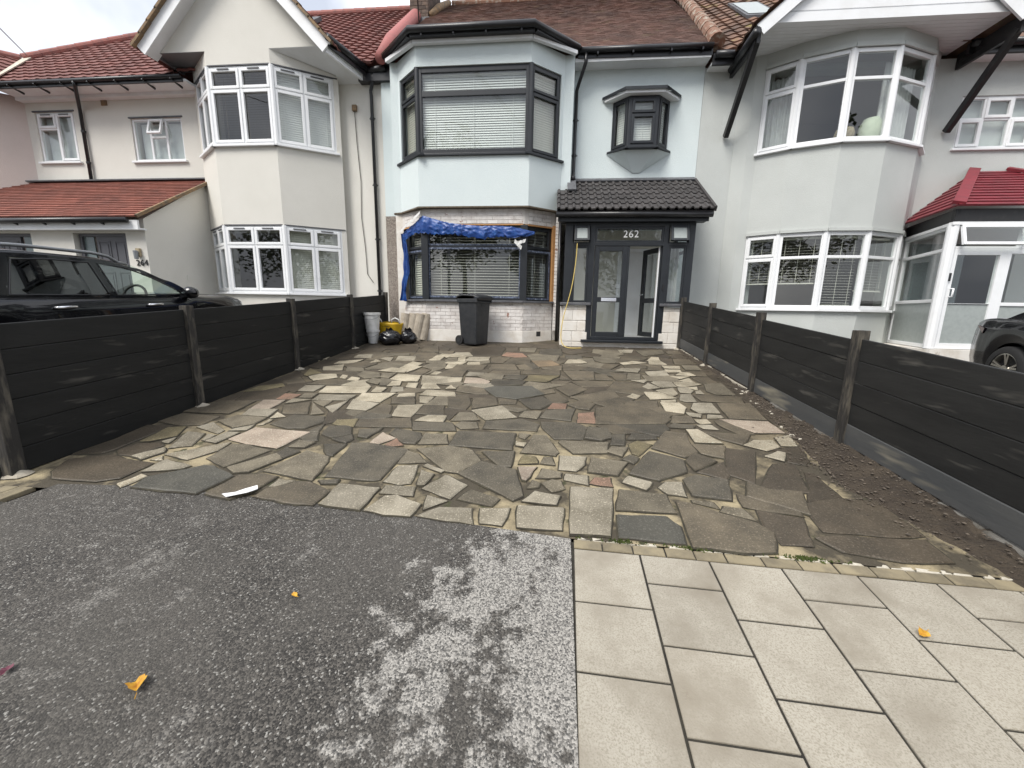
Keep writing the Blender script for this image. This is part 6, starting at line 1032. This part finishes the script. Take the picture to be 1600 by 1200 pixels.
MB().lathe([(0, .30), (.22, .32), (.2, .34)], 16).build('contents', 'bag_black', yb)
for k, (x, y, lab) in enumerate(((-3.31, 8.78, 'first'), (-3.15, 8.80, 'second'), (-3.02, 8.80, 'third'), (-2.90, 8.86, 'fourth'))):
    b = MB(); n = 9; vs = []; L = .60
    for z in (0, L):
        for rr in (.115, .098):
            for i in range(n): a = math.pi*i/(n-1); vs.append((rr*math.cos(a), -rr*math.sin(a)*.85, z))
    N = n; fs = [(i, i+1, 2*N+i+1, 2*N+i) for i in range(n-1)]+[(N+i+1, N+i, 3*N+i, 3*N+i+1) for i in range(n-1)]+[(2*N+i, 2*N+i+1, 3*N+i+1, 3*N+i) for i in range(n-1)]+[(0, 2*N, 3*N, N), (n-1, N+n-1, 3*N+n-1, 2*N+n-1)]
    b.add(vs, fs); o = b.build('ridge_tile', 'ridge_beige'); o.location = (x, y-.12, gz(y)+.01); o.rotation_euler = (R(-9), R(4+3*k), R(-18+13*k))
    tag(o, f'{lab} from the left of the four curved beige ridge tiles leaning on the wall', 'roof tile', 'curved tiles leaning on the wall')
h = [(.46, 8.40, 2.83), (.455, 8.40, 2.6), (.43, 8.39, 2.3), (.39, 8.38, 2.0), (.33, 8.37, 1.72), (.26, 8.36, 1.45), (.21, 8.33, 1.15), (.21, 8.30, .92), (.26, 8.26, .80), (.36, 8.22, .757), (.5, 8.21, .752), (.63, 8.25, .755)]
def smooth_path(P, n=6):
    out = []; P = [V3(p) for p in P]
    for i in range(len(P)-1):
        p0, p1, p2, p3 = P[max(i-1, 0)], P[i], P[i+1], P[min(i+2, len(P)-1)]
        for k in range(n):
            t = k/n; out.append(.5*((2*p1)+(-p0+p2)*t+(2*p0-5*p1+4*p2-p3)*t*t+(-p0+3*p1-3*p2+p3)*t**3))
    return out+[P[-1]]
tag(MB().tube(smooth_path(h), .009, 8).build('hose', 'hose', smooth=True), 'thin yellow hose hanging from the porch vent down to the paving', 'hose')
b = MB(); pp = [(-2.18, 2.30), (-2.13, 2.275), (-2.02, 2.335), (-1.985, 2.385), (-2.02, 2.43), (-2.10, 2.405), (-2.12, 2.345)]
b.poly([(x, y, gz(y)+.030+.012*math.sin(x*40)) for x, y in pp], (0, 0, .003)); tag(b.build('paper_scrap', 'paper'), 'scrap of white plastic lying where the asphalt meets the paving', 'litter')
def leaf_(x, y, s_, rz, m, lab):
    b = MB(); out = [(0, -.5), (.13, -.42), (.24, -.30), (.30, -.12), (.36, .02), (.27, .12), (.26, .28), (.12, .36), (.03, .55), (-.09, .38), (-.22, .33), (-.25, .16), (-.37, .04), (-.27, -.1), (-.25, -.28), (-.11, -.41)]
    vs = [(0, 0, 0)]+[(px*s_, py*s_, s_*.35*noise.noise((px*2.6, py*2.6, x))+s_*.55*abs(px)) for px, py in out]; n = len(out)
    b.add(vs, [(0, 1+i, 1+(i+1) % n) for i in range(n)]); o = b.build('fallen_leaf', m); o.location = (x, y, gz(y)+.012+s_*.06); o.rotation_euler = (R(5), 0, rz)
    MB().tube([(0, -.45*s_, 0), (-.05*s_, -.8*s_, .004)], .0012, 5).build('stalk', m, o); return tag(o, lab, 'leaf', 'fallen leaves')
leaf_(-1.48, 1.10, .085, .8, 'leaf_yellow', 'large curled yellow autumn leaf on the dark asphalt')
leaf_(1.64, 1.65, .06, 2.2, 'leaf_yellow', 'bright yellow leaf on the pale paving slabs')
leaf_(-1.17, 1.56, .035, 1.3, 'leaf_yellow', 'tiny brown yellow leaf near the middle of the asphalt')
leaf_(-2.03, 1.10, .05, .3, 'leaf_purple', 'purple leaf at the left edge of the asphalt')
b = MB(); rg = random.Random(31)
for k in range(520):                                # moss and weeds in the joints along the edging
    u = rg.choice([rg.uniform(0, 1.5), rg.gauss(.27, .03), rg.gauss(.72, .06), rg.gauss(1.25, .05)]); v = .55+rg.gauss(0, .009); x, y = rot2(u, v); z = gz(y)+.004; a = rg.uniform(0, 6.28); s_ = rg.uniform(.003, .010)
    b.add([(x-s_*math.cos(a), y-s_*math.sin(a), z), (x+s_*math.cos(a), y+s_*math.sin(a), z), (x+rg.uniform(-.004, .004), y, z+s_*1.6)], [(0, 1, 2)])
ms = tag(b.build('moss', 'moss'), 'green moss in the joints of the block edging', 'moss'); ms['kind'] = 'stuff'
# overhead service cables
def cable(a, c, sag, r, m, label):
    P = [V3(a).lerp(V3(c), i/24)-V3((0, 0, sag*4*(i/24)*(1-i/24))) for i in range(25)]; return tag(MB().tube(P, r, 6).build('overhead_cable', m), label, 'cable')
cable((-14.3, 10.8, 8.0), (-2.0, -6.0, 8.2), .1, .012, 'cable_grey', 'grey overhead cable crossing the sky above the left roof')
cable((-3.15, 9.9, 7.45), (1.5, -6.0, 8.2), .25, .014, 'cable', 'black service cable running down to the roof of the middle house')
cable((-3.15, 9.9, 7.40), (1.55, -6.0, 8.0), .25, .010, 'cable', 'thinner black cable beside the service cable of the middle house')

# ------------------------------------------------------------------ cars
def lerp_curve(P, x):
    if x <= P[0][0]: return P[0][1]
    for a, c in zip(P, P[1:]):
        if x <= c[0]:
            t = (x-a[0])/(c[0]-a[0]); t = t*t*(3-2*t)*.5+t*.5; return a[1]+(c[1]-a[1])*t
    return P[-1][1]
def car(name, label, L, Wd, top, plan, sill, wheels, wr, roof, glass_side, loc, rot, rim_m='alloy', chrome=True, clear=(), extras=None):
    """top: bonnet/belt/boot height along the length; roof: greenhouse outline; both from the rear (0) to the nose (L)"""
    o = thing(name, label, 'car', loc, rot=rot); NS = 90; b = MB(); rows = []
    for i in range(NS+1):
        x = L*i/NS; hw = lerp_curve(plan, x)*Wd/2; zt = lerp_curve(top, x); zb = sill
        for wx in wheels:
            if abs(x-wx) < wr+.05: zb = max(zb, wr+math.sqrt(max(0, (wr+.05)**2-(x-wx)**2)))
        zb = min(zb, zt-.12); end = min(x, L-x); rows.append([(x, -hw*.93, zb), (x, -hw*.985, zb+(zt-zb)*.22), (x, -hw, zb+(zt-zb)*.52), (x, -hw*.985, zb+(zt-zb)*.80), (x, -hw*.955, zt-.035), (x, -hw*.90, zt), (x, -hw*.5, zt+.025), (x, 0, zt+.032)])
    full = [r_+[(p[0], -p[1], p[2]) for p in r_[:-1][::-1]] for r_ in rows]; n = len(full[0])
    b.add([p for r_ in full for p in r_], [(i*n+j, (i+1)*n+j, (i+1)*n+j+1, i*n+j+1) for i in range(NS) for j in range(n-1)]+[tuple(range(n)), tuple(NS*n+j for j in range(n))[::-1]])
    b.build('body', 'paint_black', o, smooth=True)
    MB().box(.3, L-.4, -Wd*.40, Wd*.40, .2, .55).build('underbody', 'rubber', o)
    # greenhouse: roof skin and pillars as frames around the glass
    tumble = lambda z, zt: 1-.20*max(0, (z-zt))/.6
    def side(x, z, s_=1, out=0):
        hw = lerp_curve(plan, x)*Wd/2*.90*(1-.24*max(0, z-lerp_curve(top, x)))+out; return (x, -s_*hw, z)
    g = MB(); xs = [roof[0][0]+(roof[-1][0]-roof[0][0])*i/48 for i in range(49)]; vs = []
    for x in xs:
        z = lerp_curve(roof, x); p = side(x, z); hw = abs(p[1])
        vs += [(x, -hw-.004, z-.07), (x, -hw, z-.03), (x, -hw*.93, z), (x, -hw*.5, z+.025), (x, 0, z+.03), (x, hw*.5, z+.025), (x, hw*.93, z), (x, hw, z-.03), (x, hw+.004, z-.07)]
    return o, side, vs, xs, b
def build_car(name, label, L, Wd, top, plan, sill, wheels, wr, roof, panes, screen, loc, rot, handles=(), rails=False, mirror=None, strip=None, tail=None):
    o, side, vs, xs, _ = car(name, label, L, Wd, top, plan, sill, wheels, wr, roof, None, loc, rot)
    # roof skin between the two screens
    x0, x1 = screen[0][1], screen[1][0]; g = MB(); k = [i for i, x in enumerate(xs) if x0-.02 <= x <= x1+.02]
    sub = [vs[i*9:(i+1)*9] for i in k]; g.add([p for r_ in sub for p in r_], [(i*9+j, (i+1)*9+j, (i+1)*9+j+1, i*9+j+1) for i in range(len(sub)-1) for j in range(8)])
    rf = g.build('roof', 'paint_black', o, smooth=True); sm = rf.modifiers.new('t', 'SOLIDIFY'); sm.thickness = .03
    def beltz(x): return lerp_curve(top, x)
    # pillars: strips up the side from the belt to the roof edge wherever there is no pane
    for s_ in (1, -1):
        P = MB(); N = 110
        for i in range(N):
            xa = roof[0][0]+(roof[-1][0]-roof[0][0])*i/N; xb = roof[0][0]+(roof[-1][0]-roof[0][0])*(i+1)/N
            for j in range(10):
                def zz(x, t): return beltz(x)-.02+(lerp_curve(roof, x)-.03-beltz(x)+.02)*t
                ta, tb = j/10, (j+1)/10; xm, zm = (xa+xb)/2, zz((xa+xb)/2, (ta+tb)/2)
                if zz(xm, 1)-zz(xm, 0) < .02: continue
                if any(inpoly(xm, zm, q) for q, _ in panes): continue
                P.add([side(xa, zz(xa, ta), s_), side(xb, zz(xb, ta), s_), side(xb, zz(xb, tb), s_), side(xa, zz(xa, tb), s_)], [(0, 1, 2, 3)])
        P.build('pillar', 'paint_black', o, smooth=True)
        for q, m in panes:
            c = (sum(p[0] for p in q)/len(q), sum(p[1] for p in q)/len(q)); MB().add([side(c[0], c[1], s_, .002)]+[side(c[0]+(x-c[0])*1.04, c[1]+(z-c[1])*1.05, s_, .002) for x, z in q], [(0, 1+i, 1+(i+1) % len(q)) for i in range(len(q))]).build('window', m, o, smooth=True)
            t = MB(); Q = [side(x, z, s_, .005) for x, z in q]
            t.tube(Q+[Q[0]], .009, 6); t.build('window_seal', 'black_plastic', o)
    for (xb_, xt_), m in zip(screen if False else [(screen[0][0], screen[0][1]), (screen[1][1], screen[1][0])], ('car_glass', 'car_glass_clear')):
        G = MB(); vv = []
        for i in range(7):
            t = i/6; x = xb_+(xt_-xb_)*t; z = lerp_curve(top, xb_)*(1-t)+lerp_curve(roof, xt_)*t
            hw = abs(side(x, z)[1])-.01
            for j in range(9): f = j/4-1; vv.append((x+.05*(1-f*f)*(1 if xb_ > L/2 else -1), f*hw, z+.02*(1-f*f)))
        G.add(vv, [(i*9+j, i*9+j+1, (i+1)*9+j+1, (i+1)*9+j) for i in range(6) for j in range(8)]); G.build('windscreen' if m == 'car_glass_clear' else 'rear_window', m, o, smooth=True)
    for wx in wheels:
        for s_ in (1, -1):
            c = (wx, -s_*(Wd/2-.13), wr); wz = MB(); y0, y1 = (-.11, .11)
            prof = [(wr*.70, y0), (wr*.93, y0), (wr, y0+.03), (wr, y1-.03), (wr*.93, y1), (wr*.70, y1)]
            t_ = wz.lathe(prof, 40, c, 'y').build('wheel', 'rubber', o, smooth=True)
            rm = MB(); rm.lathe([(wr*.71, -.10), (wr*.71, .10), (wr*.655, .10), (wr*.63, .04), (wr*.63, -.04), (wr*.655, -.10), (wr*.71, -.10)], 40, c, 'y')
            for k in range(5):
                a = 2*math.pi*k/5+.3
                for da in (-.13, .13):
                    p = V3((c[0]+math.cos(a)*.06, c[1]-s_*.075, c[2]+math.sin(a)*.06)); q = V3((c[0]+math.cos(a+da)*wr*.66, c[1]-s_*.095, c[2]+math.sin(a+da)*wr*.66)); rm.beam(p, q, .028, .025, up=(0, 1, 0))
            rm.tube([(c[0], c[1]-s_*.06, c[2]), (c[0], c[1]-s_*.1, c[2])], .055, 16); rm.build('rim', 'alloy', t_)
            MB().tube([(c[0], c[1]+s_*.02, c[2]), (c[0], c[1]-s_*.02, c[2])], wr*.62, 24).build('brake_disc', 'seat_dark', t_)
    for hx, hz_ in handles:
        for s_ in (1, -1):
            y = -s_*(lerp_curve(plan, hx)*Wd/2*.992); q = MB(); q.tube([(hx-.11, y+s_*.01, hz_-.005), (hx-.08, y-s_*.025, hz_), (hx, y-s_*.03, hz_+.002), (hx+.08, y-s_*.025, hz_+.002), (hx+.11, y+s_*.01, hz_)], .016, 8); q.build('door_handle', 'chrome', o, smooth=True)
    if rails:
        for s_ in (1, -1):
            R_ = [(x, -s_*(abs(side(x, lerp_curve(roof, x))[1])*.90), lerp_curve(roof, x)+(.055 if .7 < x < 2.6 else .01)) for x in [.5+.1*i for i in range(23)]]
            MB().tube(R_, .02, 8).build('roof_rail', 'chrome' if False else 'steel', o, smooth=True)
    if strip:
        for s_ in (1, -1): MB().tube([(x, -s_*(lerp_curve(plan, x)*Wd/2*1.0), z) for x, z in strip], .016, 8).build('trim_strip', 'chrome', o, smooth=True)
    if mirror:
        for s_ in (1, -1):
            mx, mz = mirror; y = side(mx, mz, s_)[1]; q = MB(); q.lathe([(0, -.06), (.07, -.05), (.105, 0), (.10, .05), (0, .055)], 16, (0, 0, 0), 'y'); q.v = [(mx+y_*1.1, y-s_*(.13+abs(z)*.0)-s_*x*1.1, mz+.04+z*.85) for x, y_, z in q.v]; q.build('wing_mirror', 'paint_black', o, smooth=True)
            MB().beam((mx, y, mz-.02), (mx, y-s_*.1, mz), .08, .04).build('mirror_arm', 'black_plastic', o)
    if tail:
        for s_ in (1, -1): MB().add([(x, -s_*(lerp_curve(plan, x)*Wd/2*f+.004), z) for x, z, f in tail], [tuple(range(len(tail)))]).build('tail_light', 'tail_red', o)
    return o, side
def inpoly(x, y, P):
    c = False
    for i in range(len(P)):
        (ax, ay), (bx, by) = P[i], P[(i+1) % len(P)]
        if (ay > y) != (by > y) and x < (bx-ax)*(y-ay)/(by-ay)+ax: c = not c
    return c
suv_top = [(0, .95), (.12, 1.06), (.8, 1.08), (1.6, 1.06), (3.0, 1.04), (3.5, 1.06), (4.1, 1.04), (4.55, .97), (4.70, .85), (4.78, .65)]
suv_plan = [(0, .80), (.12, .92), (.6, .985), (1.6, 1), (3.4, .985), (4.2, .94), (4.55, .84), (4.75, .62)]
suv_roof = [(.12, 1.10), (.25, 1.32), (.45, 1.48), (.9, 1.54), (1.6, 1.56), (2.3, 1.54), (2.75, 1.46), (3.15, 1.30), (3.62, 1.06)]
suv, sside = build_car('parked_car', 'glossy black estate style car parked behind the left fence', 4.78, 1.86, suv_top, suv_plan, .28, (.92, 3.72), .36, suv_roof,
    [([(2.38, 1.075), (3.30, 1.075), (3.20, 1.16), (2.85, 1.34), (2.58, 1.43), (2.28, 1.465)], 'car_glass_clear'), ([(1.32, 1.10), (2.28, 1.08), (2.18, 1.47), (1.75, 1.485), (1.45, 1.46)], 'car_glass'), ([(.62, 1.14), (1.22, 1.11), (1.33, 1.45), (1.0, 1.40)], 'car_glass')],
    [(.10, .50), (2.70, 3.58)], (-6.43, 2.42, .40), (R(3.2), 0, R(90)), handles=((1.72, .955), (2.78, .945)), rails=True, mirror=(3.30, 1.06), strip=[(.05, .74), (.7, .79), (1.45, .80)])
suv.rotation_mode = 'ZYX'; suv.rotation_euler = (0, R(-3.1), R(90)); suv.rotation_mode = 'XYZ'
suv.rotation_euler = (Matrix.Rotation(R(90), 4, 'Z') @ Matrix.Rotation(R(-3.1), 4, 'Y')).to_euler()
for sx, y in ((2.05, .38), (2.05, -.38), (1.1, .35), (1.1, -.35)):
    MB().box(sx-.1, sx+.12, y-.25, y+.25, .55, 1.15).build('seat', 'car_inside', suv, bevel=.06); MB().box(sx-.12, sx, y-.13, y+.13, 1.14, 1.32).build('headrest', 'car_inside' if sx > 2 else 'seat_dark', suv, bevel=.05)
q = MB(); q.tube([(2.98+.06*math.sin(a), -.38+.19*math.cos(a), 1.03+.17*math.sin(a)) for a in [6.2832*i/24 for i in range(25)]], .017, 8); q.build('steering_wheel', 'seat_dark', suv, smooth=True)
MB().box(3.1, 3.55, -.75, .75, .7, 1.02).build('dashboard', 'seat_dark', suv, bevel=.06)
MB().box(.5, 3.4, -.78, .78, .3, .5).build('car_floor', 'seat_dark', suv)
sed_top = [(0, .72), (.04, .90), (.12, .985), (.5, 1.02), (.95, 1.03), (1.6, .985), (2.9, .95), (3.4, .93), (4.1, .83), (4.45, .70), (4.55, .55)]
sed_plan = [(0, .70), (.08, .84), (.35, .94), (.8, .985), (1.6, 1), (3.4, .98), (4.2, .90), (4.55, .6)]
sed_roof = [(.62, 1.04), (.95, 1.17), (1.4, 1.34), (1.8, 1.41), (2.4, 1.42), (2.8, 1.36), (3.2, 1.17), (3.55, .95)]
sed, _ = build_car('parked_car', 'black saloon car with pale alloy wheels, its tail at the right edge behind the fence', 4.55, 1.80, sed_top, sed_plan, .24, (.95, 3.60), .325, sed_roof,
    [([(1.35, 1.03), (2.15, 1.0), (2.1, 1.365), (1.75, 1.345)], 'car_glass'), ([(2.25, 1.0), (3.15, .985), (2.85, 1.25), (2.5, 1.36), (2.2, 1.365)], 'car_glass')],
    [(.68, 1.35), (2.65, 3.5)], (7.49, 7.05, .50), (0, 0, R(-101.5)), handles=((1.5, .86), (2.5, .85)), tail=[(.035, .86, .74/.78), (.16, .90, 1.0), (.42, .87, 1.0), (.40, .79, 1.0), (.12, .74, 1.0), (.03, .76, .95)])
sed.rotation_euler = (Matrix.Rotation(R(-101.5), 4, 'Z') @ Matrix.Rotation(R(2.5), 4, 'Y')).to_euler()
ZL = lambda y: .40+.054*(y-2.42)
sheet('side_driveway', 'concrete', [2.2, 7.6], -13.4, -4.05, zf=ZL); sheet('side_driveway', 'concrete', [2.2, 8.0], 2.8, 13, zf=lambda y: .235+.054*(y-2.2))

# ------------------------------------------------------------------ across the street: what the windows mirror
def tree(x, y, h, r, seed, label):
    o = thing('street_tree', label, 'tree', (x, y, -.2), 'trees across the street'); rg = random.Random(seed); b = MB()
    b.tube([(0, 0, -.1), (.05, 0, h*.25), (-.05, .05, h*.5), (.05, 0, h*.8)], [.2, .16, .11, .04], 8)
    for k in range(7):
        a = rg.uniform(0, 6.28); z = h*rg.uniform(.3, .6); b.tube([(0, 0, z), (math.cos(a)*r*.35, math.sin(a)*r*.35, z+h*.12), (math.cos(a)*r*.75, math.sin(a)*r*.75, z+h*.22)], [.08, .05, .02], 6)
    b.build('trunk', 'bark', o, smooth=True); b = MB(); cl = [(rg.uniform(-.7, .7)*r, rg.uniform(-.7, .7)*r, h*rg.uniform(.42, .95), rg.uniform(.3, .55)*r) for _ in range(22)]
    for k in range(4200):
        c = rg.choice(cl); d = V3((rg.gauss(0, 1), rg.gauss(0, 1), rg.gauss(0, 1))).normalized()*c[3]*rg.random()**.4; p = V3(c[:3])+d; u_ = V3((rg.gauss(0, 1), rg.gauss(0, 1), rg.gauss(0, .6))).normalized(); v_ = u_.orthogonal().normalized(); s_ = rg.uniform(.10, .22)
        b.add([p-u_*s_, p+v_*s_*.5, p+u_*s_, p-v_*s_*.5], [(0, 1, 2, 3)])
    b.build('crown', 'leaf', o); return o
for k, (x, y, h, r_) in enumerate(((-12, -12, 11.5, 4.2), (-6.3, -11, 13.2, 3.4), (-1.6, -12.2, 11.2, 2.6), (5.2, -12.6, 9.6, 3.2), (15.0, -11, 13.0, 4.2), (-20, -12, 12.5, 4.6))): tree(x, y, h, r_, k+40, ('wide', 'tallest', 'small', 'rounded', 'right hand', 'far left')[k]+' green tree mirrored in the windows from across the street')
lp = thing('street_lamp', 'grey street lamp post mirrored in the upstairs bay window', 'street lamp', (-4.9, -1.2, gz(-1.2)))
MB().tube([(0, 0, 0), (0, 0, 1.2), (0, 0, 1.25), (0, 0, 9.6)], [.10, .10, .07, .055], 12).build('post', 'steel', lp, smooth=True); MB().tube([(0, 0, 9.6), (.25, -.3, 9.75), (.6, -.8, 9.8)], .04, 8).build('arm', 'steel', lp, smooth=True); MB().box(.45, .85, -1.3, -.7, 9.72, 9.86).build('lamp_head', 'steel', lp, bevel=.03)
vn = thing('parked_van', 'white van parked across the street, mirrored in the ground floor windows', 'van', (3.2, -7.9, -.28))
b = MB(); prof = [(0, .35), (0, 1.2), (.1, 2.3), (.35, 2.4), (3.6, 2.4), (4.0, 2.25), (4.6, 1.35), (5.3, 1.1), (5.45, .7), (5.4, .35)]
b.poly([(x, -.95, z) for x, z in prof], (0, 1.9, 0)); b.build('body', 'van', vn, bevel=.06)
b = MB(); b.box(3.0, 3.9, .945, .962, 1.35, 2.0); b.box(.5, 2.8, .945, .955, 1.42, 1.45); b.build('side_window', 'seat_dark', vn)
for x in (1.0, 4.4):
    for y in (-.9, .8): MB().lathe([(0, 0), (.34, 0), (.34, .16), (0, .16)], 24, (x, y, .34), 'y').build('wheel', 'rubber', vn)
